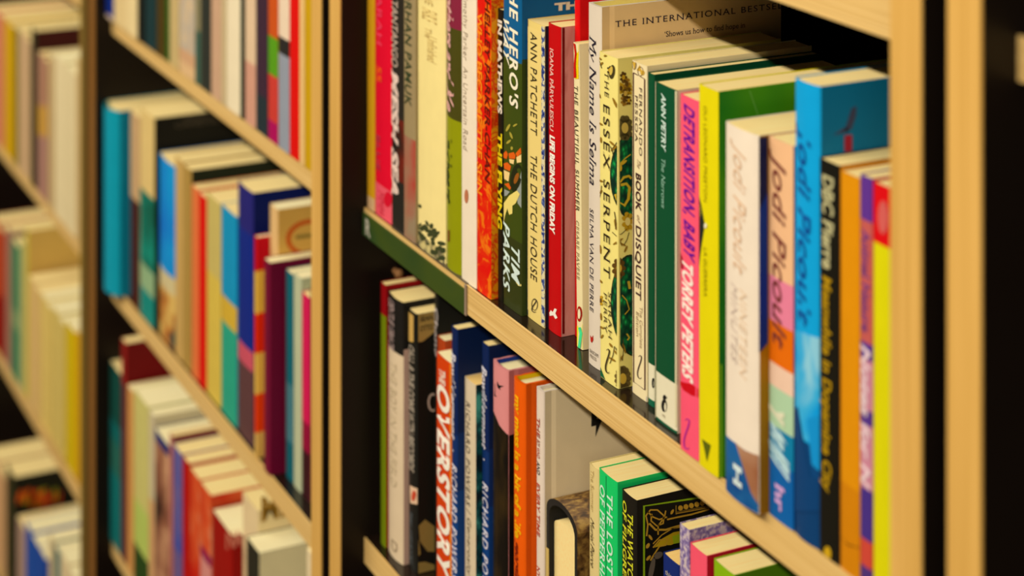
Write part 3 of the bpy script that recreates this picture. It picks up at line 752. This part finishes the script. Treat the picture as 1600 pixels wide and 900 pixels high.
b = book(L, 'pink and black hardback with birds', 766.5, 790, (224, 136, 124), yt=562, sb=.030, kind='hb', bulge=.0022, corner=.0006, lining=(26, 50, 120), pages=PAGES_WHITE, W=.14, desc='pink hardback with a black mountain and two birds', cover=(200, 116, 104), cbands=[(682, NIGHT)])
shape(b, [[(768.2, 642), (775, 652), (780, 664), (786, 674), (789.9, 681), (789.9, 960), (768.2, 960)]], NIGHT, 'mountain_picture')
shape(b, [[(777, 596), (780, 602), (786, 604), (781, 606), (782, 610), (778, 606), (777, 602)], [(772, 612), (774, 618), (777, 620), (773, 620), (771, 618)]] + rib([(772.5, 600), (773.5, 614)], .8), (30, 24, 24), 'bird_picture')
b = book(L, 'bright orange hardback', 799, 817, (242, 92, 2), yt=588, sb=.031, kind='hb', bulge=.0022, corner=.0006, lining=(226, 176, 8), pages=PAGES_WHITE, W=.14, desc='bright orange hardback with yellow lining and yellow lowercase title')
text(b, 'my mess is a bit of a life', 804.5, 813, 620, 842, (246, 176, 8), bold=.03, caps=.7); text(b, 'georgia', 804.8, 811.5, 848, 906, (120, 20, 8), 'author_name', bold=.02, shear=.4)
WHC = (248, 214, 158)
b = book(L, 'white hardback with black bolt', 836, 848, (232, 204, 172), yt=604, sb=.031, kind='hb', bulge=.0012, corner=.0006, W=.16, cover=WHC, desc='white hardback with a black lightning bolt on its cover', pages=PAGES_WHITE)
for (s, y0, y1, c) in (('THE', 653, 684, (170, 50, 30)), ('BOY', 688, 698, (150, 60, 40)), ('WHO', 700, 716, (170, 50, 30)), ('AND', 722, 742, (60, 40, 40)), ('EVERY TIME', 756, 838, (190, 70, 44)), ('NY', 886, 902, (190, 60, 40))):
    text(b, s, 839, 843.6, y0, y1, c, 'title', bold=.02)
shape(b, [[(924, 646), (933, 640), (932.5, 655), (941.5, 654), (930, 683), (931, 665), (923.5, 667)]], (30, 26, 22), 'lightning_bolt', 'cover', label='black lightning bolt')

# the book stood on its fore edge, spine upward
LEATHER = ramp_mat('brown_cover_print', [(0.36, (58, 38, 20)), (0.5, (104, 70, 32)), (0.66, (150, 112, 50))], 260, 7, .45, (1, .5, .6), distort=.5)
BLKB = (40, 36, 30)
def upturned(row, xl, xr, yt, ybr, sb):
    y = YS + sb; z = row.z
    X0, X1 = max(Xat(xl, y), row.x + .0004), Xat(xr, y)
    w = X1 - X0; H = onspine(xl, yt, y)[1] - z; D = .20
    r = root('hardback_book', (X0, y, z + LIFT), 'brown textured hardback standing spine upward, its black board edges and page ends facing out', 'book', row.group)
    t = .004
    arc = [(w / 2 - w / 2 * math.cos(a), H - .012 + .012 * math.sin(a)) for a in [math.pi * i / 14 for i in range(15)]]
    outer = [(0, 0)] + arc + [(w, 0)]
    cx = w / 2
    inner = [(t, 0)] + [(cx + (x - cx) * (w - 2 * t) / w, zz - t) for x, zz in arc] + [(w - t, 0)]
    bm = bmesh.new(); n = len(outer)
    A = [[bm.verts.new((x, yy, zz)) for x, zz in outer] for yy in (0, D)]
    B = [[bm.verts.new((x, yy, zz)) for x, zz in inner] for yy in (0, D)]
    for j in range(n - 1):
        f = bm.faces.new((A[0][j], A[1][j], A[1][j + 1], A[0][j + 1])); f.material_index = 0; f.smooth = 0 < j < n - 2
        f = bm.faces.new((B[0][j], B[0][j + 1], B[1][j + 1], B[1][j])); f.material_index = 1
        f = bm.faces.new((A[0][j], A[0][j + 1], B[0][j + 1], B[0][j])); f.material_index = 1
        f = bm.faces.new((A[1][j], B[1][j], B[1][j + 1], A[1][j + 1])); f.material_index = 1
    for j in (0, n - 1):
        bm.faces.new((A[0][j], B[0][j], B[1][j], A[1][j])).material_index = 1
    finish('cover', bm, [LEATHER, mat(BLKB, .5)], r)
    bm = bmesh.new()
    pr = [(t + .0006, .003)] + [(cx + (x - cx) * (w - 2 * t - .0012) / w, zz - .011 - .5 * max(0, zz - H + .012)) for x, zz in arc] + [(w - t - .0006, .003)]
    P = [[bm.verts.new((x, yy, zz)) for x, zz in pr] for yy in (.004, D - .004)]
    m = len(pr)
    for j in range(m): bm.faces.new((P[0][j], P[1][j], P[1][(j + 1) % m], P[0][(j + 1) % m]))
    bm.faces.new(P[0]); bm.faces.new(P[1])
    finish('page_block', bm, PAGES, r)
    zf = onspine(xl, 853, y)[1] - z
    finish('flap', box_bm(.0001, t, -.0006, -.0001, .001, zf), mat((206, 168, 88)), r)
    row.x = X1; row.prev = 'upturned brown hardback'
upturned(L, 852, 902, 764, None, .034)
b = book(L, 'slim cream yellow paperback', 919, 934, (228, 196, 122), yt=723, sb=.036, desc='slim cream yellow paperback with rounded spine', bulge=.001)
text(b, 'The Summer', 923.5, 928, 735, 800, (180, 146, 84)); text(b, 'Muriel Pierce', 923, 928.5, 813, 888, (60, 44, 26), 'author_name', shear=.4)
GR = (24, 196, 92)
b = book(L, 'bright green book', 934.5, 963, GR, yt=731, sb=.036, desc='bright green paperback with white two line title', bulge=.0006)
text(b, 'THE LOST FUTURE', 949, 957.5, 772, 1010, (206, 232, 190), bold=.02, shear=.12, spacing=1.1); text(b, 'OF PEPPERHARROW', 937.5, 945.5, 759, 990, (206, 232, 190), bold=.02, shear=.12, spacing=1.1)
shape(b, rib([(947.2, 744), (947.2, 960)], .7), (8, 120, 60), 'spine_line')
b = book(L, 'black book with gold filigree cover', 970, 993, (30, 26, 18), yt=764, sb=.038, cover=(28, 24, 16), desc='black paperback with yellow letters and gold filigree in a lime frame', W=.14, bulge=.0008)
text(b, 'THE WATCHMAKER', 981.5, 989, 803, 980, (216, 206, 40), bold=.02, shear=.12, spacing=1.05); text(b, 'OF FILIGREE STREET', 973, 979.5, 783, 1000, (216, 206, 40), bold=.02, shear=.12, spacing=1.05)
shape(b, rib([(1006, 960), (1006, 791), (1098, 777)], 3.2), (150, 176, 20), 'lime_frame', 'cover')
GL = (206, 150, 40)
fil = []
fil += rib([(1010, 838), (1012, 820), (1009, 806), (1016, 797), (1027, 797), (1037, 806), (1036, 818), (1026, 822), (1017, 814), (1018, 803)], 2.4)
fil += rib([(1014, 818), (1024, 828), (1040, 828), (1060, 822), (1080, 816), (1100, 808)], 3.2) + rib([(1028, 836), (1028, 822), (1038, 808), (1040, 798)], 2.2)
fil += rib([(1012, 800), (1020, 808), (1030, 812), (1042, 808)], 2.2) + rib([(1042, 812), (1060, 808), (1080, 804), (1108, 796)], 2.6)
fil += rib([(1020, 850), (1034, 836), (1050, 826), (1062, 824)], 1.6) + rib([(1020, 856), (1030, 844), (1044, 842), (1040, 852), (1030, 854), (1022, 866), (1016, 876)], 2.2)
fil += [ell(1012, 853, 2.6, 4.5, .5), ell(1016, 840, 2, 5, -.6), ell(1050, 800, 2, 4.5, .5), ell(1013, 872, 2.2, 5, .7)]
fil += [ell(1063 + 8.5 * k, 794 - 1.9 * k, 3.8, 4.2, 0, 14) for k in range(6)]
fil += rib([(1056, 804), (1056, 790)], .9) + rib([(1056, 803), (1110, 793)], 1.0)
fil += [q for k in range(26) for q in rib([(1058 + 2 * k, 802.5 - .4 * k), (1058 + 2 * k, 799.5 - .4 * k)], .6)]
shape(b, fil, GL, 'filigree', 'cover', label='gold filigree scrolls')
shape(b, [[(1022, 856), (1034, 842), (1052, 832), (1062, 830), (1062, 846), (1048, 852), (1036, 852)]], (206, 160, 20), 'filigree_panel', 'cover', off=.0002)
shape(b, [[(1050, 838), (1062, 834), (1062, 848), (1052, 850)]], (170, 180, 20), 'filigree_panel', 'cover', off=.0003)
shape(b, [ell(1018, 890, 4, 20, .2), ell(1028, 868, 8, 5, -.5)], (110, 92, 70), 'clock_picture', 'cover')
b = book(L, 'small navy book', 1035, 1060, (20, 40, 100), yt=863, sb=.045, desc='small navy paperback, low between taller neighbours', W=.12, pages=PAGES_TAN)
across(b, 'this', 1040, 897, 1050, 8, (200, 180, 150), 'title')
LAV = ramp_mat('lavender_floral_print', [(0.42, (206, 180, 168)), (0.52, (150, 124, 156)), (0.66, (110, 88, 128))], 320, 3, .45)
b = book(L, 'lavender floral paperback', 1061, 1076, LAV, yt=817, sb=.034, desc='lavender flowered paperback')
b = book(L, 'coral pink paperback', 1077, 1103, (250, 84, 100), yt=848, sb=.032, cover=(206, 22, 40), desc='coral pink paperback with red cover', pages=PAGES)
b = book(L, 'lime green paperback', 1114, 1146, (138, 176, 14), yt=873, sb=.03, cover=(80, 120, 10), desc='lime green paperback at the bottom edge')
b = book(L, 'pale grey paperback', 1150, 1176, (206, 190, 160), H=.165, sb=.012, desc='pale grey paperback under the shelf edge')
b = book(L, 'faded blue paperback', 1178, 1204, (70, 96, 130), H=.16, sb=.012, desc='faded blue paperback under the shelf edge')

# the printed strip clipped over the upper shelf's edge
def shelf_strip():
    x0, x1 = BX[2] + PT + .0006, Xat(728, YS)
    z = CAMZ - ZU
    r = root('shelf_label_strip', (x0, YS, z), 'green printed strip clipped along the plywood shelf edge below the crimson and lime books', 'shelf label')
    w = x1 - x0
    GS = ramp_mat('green_strip_print', [(0.35, (34, 62, 30)), (0.5, (62, 76, 24)), (0.65, (30, 66, 40))], 5, 3, .35)
    finish('strip', box_bm(0, w, -.0016, -.0002, -SHELF_T - .001, -.0035), GS, r)
    finish('end_edge', box_bm(w, w + .003, -.0014, -.0002, -SHELF_T - .001, .0004), mat((150, 124, 96), .25, 'clear_plastic_edge'), r)
    vs, fs = glyphs('R', .03); bm = bmesh.new()
    V = [bm.verts.new((.006 + gx * .018, -.0019, -.020 + gy * .019)) for gx, gy in vs]
    for f in fs: bm.faces.new([V[i] for i in f])
    finish('printed_letter', bm, mat((190, 176, 146), .4, 'ink', 0.0), r)
    finish('top_lip', box_bm(.06, w, 0, .017, .0003, .0008), laminate('smoky_plastic', (.085, .065, .048), .22), r)
shelf_strip()
def peg(case):
    bm = bmesh.new()
    bmesh.ops.create_cone(bm, cap_ends=True, segments=18, radius1=.0025, radius2=.0025, depth=.007, matrix=Matrix.Translation((PT + .0035, .050, CAMZ - .588)) @ Matrix.Rotation(math.pi / 2, 4, 'Y'))
    bmesh.ops.create_uvsphere(bm, u_segments=16, v_segments=10, radius=.004, matrix=Matrix.Translation((PT + .009, .050, CAMZ - .588)))
    p = finish('shelf_pin', bm, mat((150, 100, 56), .4, 'pin_plastic'), case); p['label'] = 'tan shelf pin'
peg(CASE)

# ================================================================== middle bookcase
def rowlist(row, items):
    for it in items:
        short, xl, xr, yt, col, kw = it
        kw = dict(kw); kw.setdefault('sb', row.sb)
        T = kw.pop('t', None)
        if yt is None and 'H' not in kw: kw['H'] = .2
        y = YS + kw['sb']
        n = 1 if kw.pop('one', False) else math.ceil((Xat(xr, y) - Xat(xl, y)) / .062)
        if n > 1:                            # a blurred run of like spines: as many books as its width holds
            if yt is not None: kw['H'] = onspine(xl, yt, y)[1] - row.z
            lab = 'one of the look-alike ' + short + 's' + (', right of the ' + row.prev if row.prev else ', first at the left') + ', ' + row.where
            if len(lab.split()) > 16: lab = 'one of the look-alike ' + short + 's, ' + row.where
            g, row.group = row.group, 'look-alike ' + short + 's'
            H0 = kw['H']
            for k in range(n):
                kw['H'] = H0 - (.0025 * k if k % 2 else 0)
                c = tuple(max(0, min(255, v - 4 * (k % 3))) for v in col) if isinstance(col, tuple) else col
                b = book(row, short, xl + (xr - xl) * k / n, xl + (xr - xl) * (k + .96) / n, c, label=lab, **kw)
            row.group = g
        else:
            b = book(row, short, xl, xr, col, yt=yt, **kw)
        if T:
            for (s, x0, x1, y0, y1, c) in T: text(b, s, x0, x1, y0, y1, c)
        kw = None
M0 = Row(MA, BX[1] + PT, 'middle bookcase top row', 'books in the middle bookcase top row')
M0.sb = -.005
PASTEL = ramp_mat('pastel_print', [(0.35, (226, 170, 110)), (0.5, (190, 170, 140)), (0.65, (226, 186, 130))], 16, 2)
rowlist(M0, [
 ('navy blue book', 165, 176, None, (16, 44, 120), {'sb': -.0075, 'bands': [(24, (214, 180, 140))]}),
 ('warm cream book', 177, 196, None, (232, 196, 128), {'sb': -.006}),
 ('buttery cream book', 196.5, 213, None, (242, 208, 140), {}),
 ('black book', 214, 225, None, (20, 24, 18), {}),
 ('dark teal book', 226, 243, None, (26, 54, 52), {}),
 ('dark brown book', 244, 257, None, (78, 58, 16), {}),
 ('slim green book', 258, 263, None, (40, 90, 20), {}),
 ('sand coloured book', 264, 278, None, (206, 172, 106), {}),
 ('pastel patterned book', 279, 303, None, PASTEL, {'bands': [(80, (214, 160, 110)), (100, (228, 180, 120))]}),
 ('sage green book', 304, 312, None, (140, 126, 84), {'bands': [(48, (60, 90, 70))]}),
 ('charcoal book', 313, 328, None, (48, 50, 40), {}),
 ('dusty pink book', 329, 344, None, (208, 160, 118), {}),
 ('beige book', 345, 352, None, (206, 176, 122), {}),
 ('ivory book', 353, 374, None, (244, 218, 168), {}),
 ('slim black green book', 375, 381, None, (24, 40, 24), {}),
 ('pale pink book', 382, 398, None, (230, 190, 142), {'bands': [(98, (214, 150, 116))]}),
 ('maroon and ink book', 399, 417, None, (64, 40, 50), {'bands': [(150, (40, 50, 50))]}),
 ('orange, green and crimson book', 418, 433, None, (206, 82, 24), {'bands': [(58, (90, 150, 24)), (118, (206, 60, 46)), (190, (176, 10, 80))]}),
 ('white and grey blue book', 434, 451, None, (240, 206, 164), {'bands': [(60, (44, 40, 34)), (86, (150, 150, 150))], 'cover': (210, 60, 40)}),
 ('bright red book', 452, 466, None, (226, 14, 6), {}),
 ('peach book', 467, 474, None, (236, 186, 110), {}),
 ('golden book', 475, 490, None, (206, 154, 10), {}),
 ('tan end book', 491, 500, None, (196, 150, 80), {}),
])
M1 = Row(MB, BX[1] + PT, 'middle bookcase middle row', 'books in the middle bookcase middle row')
M1.sb = .004
SKY = ramp_mat('sky_blue_print', [(0.35, (0, 110, 190)), (0.65, (0, 150, 200))], 12, 2)
GTEAL = ramp_mat('green_teal_print', [(0.4, (0, 140, 110)), (0.6, (0, 96, 70))], 20, 2)
BEACH = ramp_mat('sandy_beach_print', [(0.4, (226, 180, 90)), (0.55, (190, 110, 40)), (0.65, (40, 70, 60))], 26, 3)
RYB = [(424, (232, 178, 60)), (490, (230, 40, 6)), (552, (234, 180, 70)), (616, (232, 60, 8)), (676, (220, 170, 80))]
rowlist(M1, [
 ('big teal book', 155, 174, 158, (0, 150, 160), {'bulge': .010, 'cover': (0, 128, 142), 'W': .15, 'sb': -.015, 'pages': PAGES}),
 ('beige and maroon book', 203, 217, 172, (206, 160, 104), {'bands': [(312, (70, 24, 18))], 'sb': .002}),
 ('cream and green book', 218, 240, 166, (232, 192, 112), {'bands': [(302, GTEAL), (418, (150, 176, 120)), (456, (0, 136, 116))], 'cover': (26, 24, 18), 'sb': .003, 'W': .15}),
 ('sky blue book', 245, 272, 238, SKY, {'one': True, 'bands': [(425, (214, 190, 130)), (452, BEACH)], 'bulge': .003}),
 ('tan book', 273, 285, 243, (206, 160, 84), {}),
 ('olive tan book', 286, 298, 256, (180, 138, 62), {'cover': (30, 36, 22)}),
 ('salmon orange book', 299, 309, 288, (236, 118, 58), {}),
 ('vivid red book', 310, 321, 300, (226, 10, 4), {}),
 ('pale yellow green book', 322, 344, 300, (206, 178, 92), {'bands': [(430, (222, 184, 70))]}),
 ('turquoise book', 345, 369, 318, (6, 144, 176), {'bands': [(470, (216, 170, 50)), (510, (40, 160, 120))]}),
 ('broad purple navy book', 370, 394, 282, (38, 36, 104), {'cover': (0, 28, 86), 'bands': [(360, (10, 40, 120)), (540, (206, 80, 90)), (570, (96, 60, 56))], 'W': .14, 'bulge': .001, 'sb': .004}),
 ('red and yellow banded book', 397, 401, 368, (206, 10, 26), {'bands': RYB, 'cbands': RYB, 'sb': .000, 'W': .11, 'pages': PAGES_WHITE}),
 ('cream book with orange circle', 421, 433, 318, (230, 180, 110), {'cover': (226, 166, 72), 'sb': .0125, 'W': .13, 'pages': PAGES_WHITE}),
 ('wine red book', 412, 421, 403, (116, 0, 44), {'sb': .000, 'W': .125, 'pages': PAGES_WHITE}),
 ('petrol book', 446, 457, 420, (0, 100, 104), {'sb': .013, 'bands': [(600, (70, 120, 120)), (690, (0, 96, 100))], 'pages': PAGES_WHITE}),
 ('pale mint book', 458, 470, 425, (190, 188, 140), {'sb': .013, 'pages': PAGES_WHITE}),
 ('raspberry book', 471, 483, 455, (216, 24, 76), {'sb': .014, 'bands': [(660, (150, 10, 50)), (705, (60, 20, 24))]}),
 ('black end book', 484, 498, 448, (46, 40, 24), {'sb': .014}),
])
cb = [q for q in M1.books if q.short == 'cream book with orange circle'][0]
shape(cb, rib(ell(486, 372, 36, 26, -.1, 28), 7, True), (214, 86, 20), 'orange_ring', 'cover')
shape(cb, [rect(462, 500, 368, 374, -.13)], (150, 120, 50), 'cover_lines', 'cover')
cg = [q for q in M1.books if q.short == 'cream and green book'][0]
ctext(cg, 'FRESCO', (286, 188), (338, 180), 8, (96, 82, 60), 'cover_lettering'); ctext(cg, 'CANDOLI', (274, 200), (346, 190), 8, (96, 82, 60), 'cover_lettering')
M2 = Row(MC, BX[1] + PT, 'middle bookcase lower row', 'books in the middle bookcase lower row')
M2.sb = -.003
COLLAGE = ramp_mat('brown_collage_print', [(0.38, (40, 24, 20)), (0.5, (150, 90, 60)), (0.64, (220, 160, 110))], 12, 3)
REDP = ramp_mat('red_orange_collage_print', [(0.4, (206, 20, 10)), (0.55, (226, 90, 40)), (0.66, (236, 170, 120))], 14, 3)
PURP = ramp_mat('purple_blue_print', [(0.4, (70, 80, 150)), (0.55, (110, 96, 140)), (0.66, (150, 60, 80))], 14, 3)
rowlist(M2, [
 ('dark green teal book', 171, 188, 563, (18, 72, 58), {'bands': [(660, (0, 100, 90)), (690, (40, 100, 80)), (740, (0, 110, 100))]}),
 ('dark red tall book', 189, 196, 528, (150, 30, 24), {'cover': (120, 12, 14), 'bands': [(600, (96, 40, 46))]}),
 ('tan orange book', 198, 207, 601, (220, 150, 76), {'pages': PAGES_WHITE}),
 ('pale lime book', 208, 231, 606, (214, 196, 106), {'one': True, 'bands': [(790, (190, 200, 90)), (862, (36, 70, 24))], 'pages': PAGES_WHITE}),
 ('white spined book', 232, 240, 640, (214, 190, 140), {'pages': PAGES_WHITE, 'bands': [(780, (220, 160, 100))]}),
 ('navy and brown collage book', 241, 263, 668, (24, 44, 100), {'bands': [(700, COLLAGE)], 'cover': (20, 34, 80), 'pages': PAGES_WHITE}),
 ('slim rainbow edged book', 264, 269, 676, (190, 110, 90), {'cover': (130, 40, 30)}),
 ('purple blue book', 270, 283, 693, PURP, {'bands': [(860, (110, 90, 130))]}),
 ('scarlet book', 285, 295, 712, (190, 10, 8), {}),
 ('orange collage book', 296, 311, 730, REDP, {}),
 ('red collage book', 312, 329, 752, REDP, {'bands': [(860, (150, 10, 70)), (876, (222, 140, 120))]}),
 ('dark red book with cream top', 331, 362, 796, (160, 2, 6), {'one': True, 'pages': PAGES_WHITE, 'cover': (150, 4, 8)}),
 ('brown lettered cream hardback', 378, 402, 768, (236, 200, 140), {'cover': (250, 214, 146), 'W': .135, 'sb': .012}),
 ('cream book with dark spine', 384, 404, 838, (40, 40, 28), {'cover': (255, 226, 160), 'pages': PAGES_WHITE, 'sb': -.004}),
 ('ivory end book', 478, 488, 856, (236, 206, 150), {'pages': PAGES_WHITE}),
])
mm = [q for q in M2.books if q.short == 'brown lettered cream hardback'][0]
ctext(mm, 'MIL', (408, 814), (466, 804), 36, (176, 124, 40), 'cover_lettering', bold=.04)
mr = [q for q in M2.books if q.short == 'dark red book with cream top'][0]
ctext(mr, 'NA', (353, 858), (378, 853), 26, (222, 130, 100), 'cover_lettering', bold=.02)

# ================================================================== farthest bookcase
N0 = Row(NB, BX[0] + PT, 'far bookcase upper row', 'books in the far bookcase upper row'); N0.sb = -.004
rowlist(N0, [
 ('salmon book', -14, 5, None, (226, 130, 90), {}),
 ('yellow book', 6, 21, None, (222, 166, 6), {}),
 ('olive book', 22, 27, None, (120, 106, 14), {}),
 ('pale rose book', 28, 47, None, (212, 168, 116), {'sb': .0}),
 ('dark green book', 48, 56, 42, (40, 44, 20), {'cover': (70, 24, 20), 'W': .14}),
 ('mauve book with gold block', 58, 74, 80, (180, 126, 92), {'bands': [(165, (206, 150, 60)), (212, (176, 124, 100))]}),
 ('beige narrow book', 75, 84, 82, (206, 170, 110), {'pages': PAGES_WHITE}),
 ('large white book', 85, 118, 84, (240, 212, 152), {'pages': PAGES_WHITE, 'W': .14}),
 ('sand end book', 119, 134, 90, (214, 172, 104), {}),
])
N1 = Row(NC, BX[0] + PT, 'far bookcase middle row', 'books in the far bookcase middle row'); N1.sb = .0
rowlist(N1, [
 ('brick red book', -12, 7, 336, (196, 70, 34), {'bands': [(460, (150, 12, 8)), (560, (214, 120, 90))], 'pages': PAGES}),
 ('greyish mauve book', 8, 17, 350, (170, 120, 92), {}),
 ('emerald book', 18, 29, 372, (44, 132, 84), {'bands': [(485, (130, 160, 100)), (512, (20, 130, 84))]}),
 ('pale green book', 30, 37, 372, (190, 180, 110), {}),
 ('lime cream book', 39, 43, 356, (214, 190, 60), {'sb': .004, 'cover': (232, 180, 84)}),
 ('peach cream book', 44, 62, 430, (232, 186, 108), {'sb': .0, 'pages': PAGES}),
 ('pale yellow book', 63, 80, 456, (234, 196, 100), {'sb': .002, 'pages': PAGES_WHITE}),
 ('straw book', 81, 101, 478, (224, 190, 96), {'sb': .002, 'pages': PAGES_WHITE}),
 ('golden yellow book', 102, 117, 500, (222, 182, 4), {'sb': .002, 'bands': [], 'pages': PAGES_WHITE}),
 ('amber end book', 118, 134, 514, (226, 160, 8), {'sb': .002, 'pages': PAGES_WHITE}),
])
N2 = Row(ND, BX[0] + PT, 'far bookcase lower row', 'books in the far bookcase lower row'); N2.sb = .0
rowlist(N2, [
 ('peach tall book', -16, 8, 700, (226, 170, 110), {}),
 ('dark bottle green book', 9, 22, 722, (50, 50, 24), {'cover': (30, 28, 16), 'W': .13}),
 ('lilac book', 26, 38, 806, (190, 150, 120), {'pages': PAGES}),
 ('strong blue book', 39, 72, 812, (0, 82, 160), {'pages': PAGES_WHITE}),
 ('cream slim book', 76, 84, 832, (222, 190, 130), {'pages': PAGES_WHITE, 'cover': (90, 84, 60)}),
 ('petrol green book', 85, 92, 850, (60, 120, 110), {'pages': PAGES_WHITE}),
 ('ivory book at the edge', 93, 120, 858, (240, 208, 148), {'pages': PAGES_WHITE}),
])

nb = [q for q in N2.books if q.short == 'dark bottle green book'][-1]
rr = random.Random(9)
for colr in ((222, 90, 20), (150, 150, 20), (190, 60, 20)):
    shape(nb, [ell(28 + 66 * rr.random(), 772 + 12 * rr.random(), 2.5 + 2 * rr.random(), 9 + 5 * rr.random(), .3 * rr.random(), 10) for k in range(7)], colr, 'flame_picture', 'cover', off=.0003 + .0001 * rr.random())
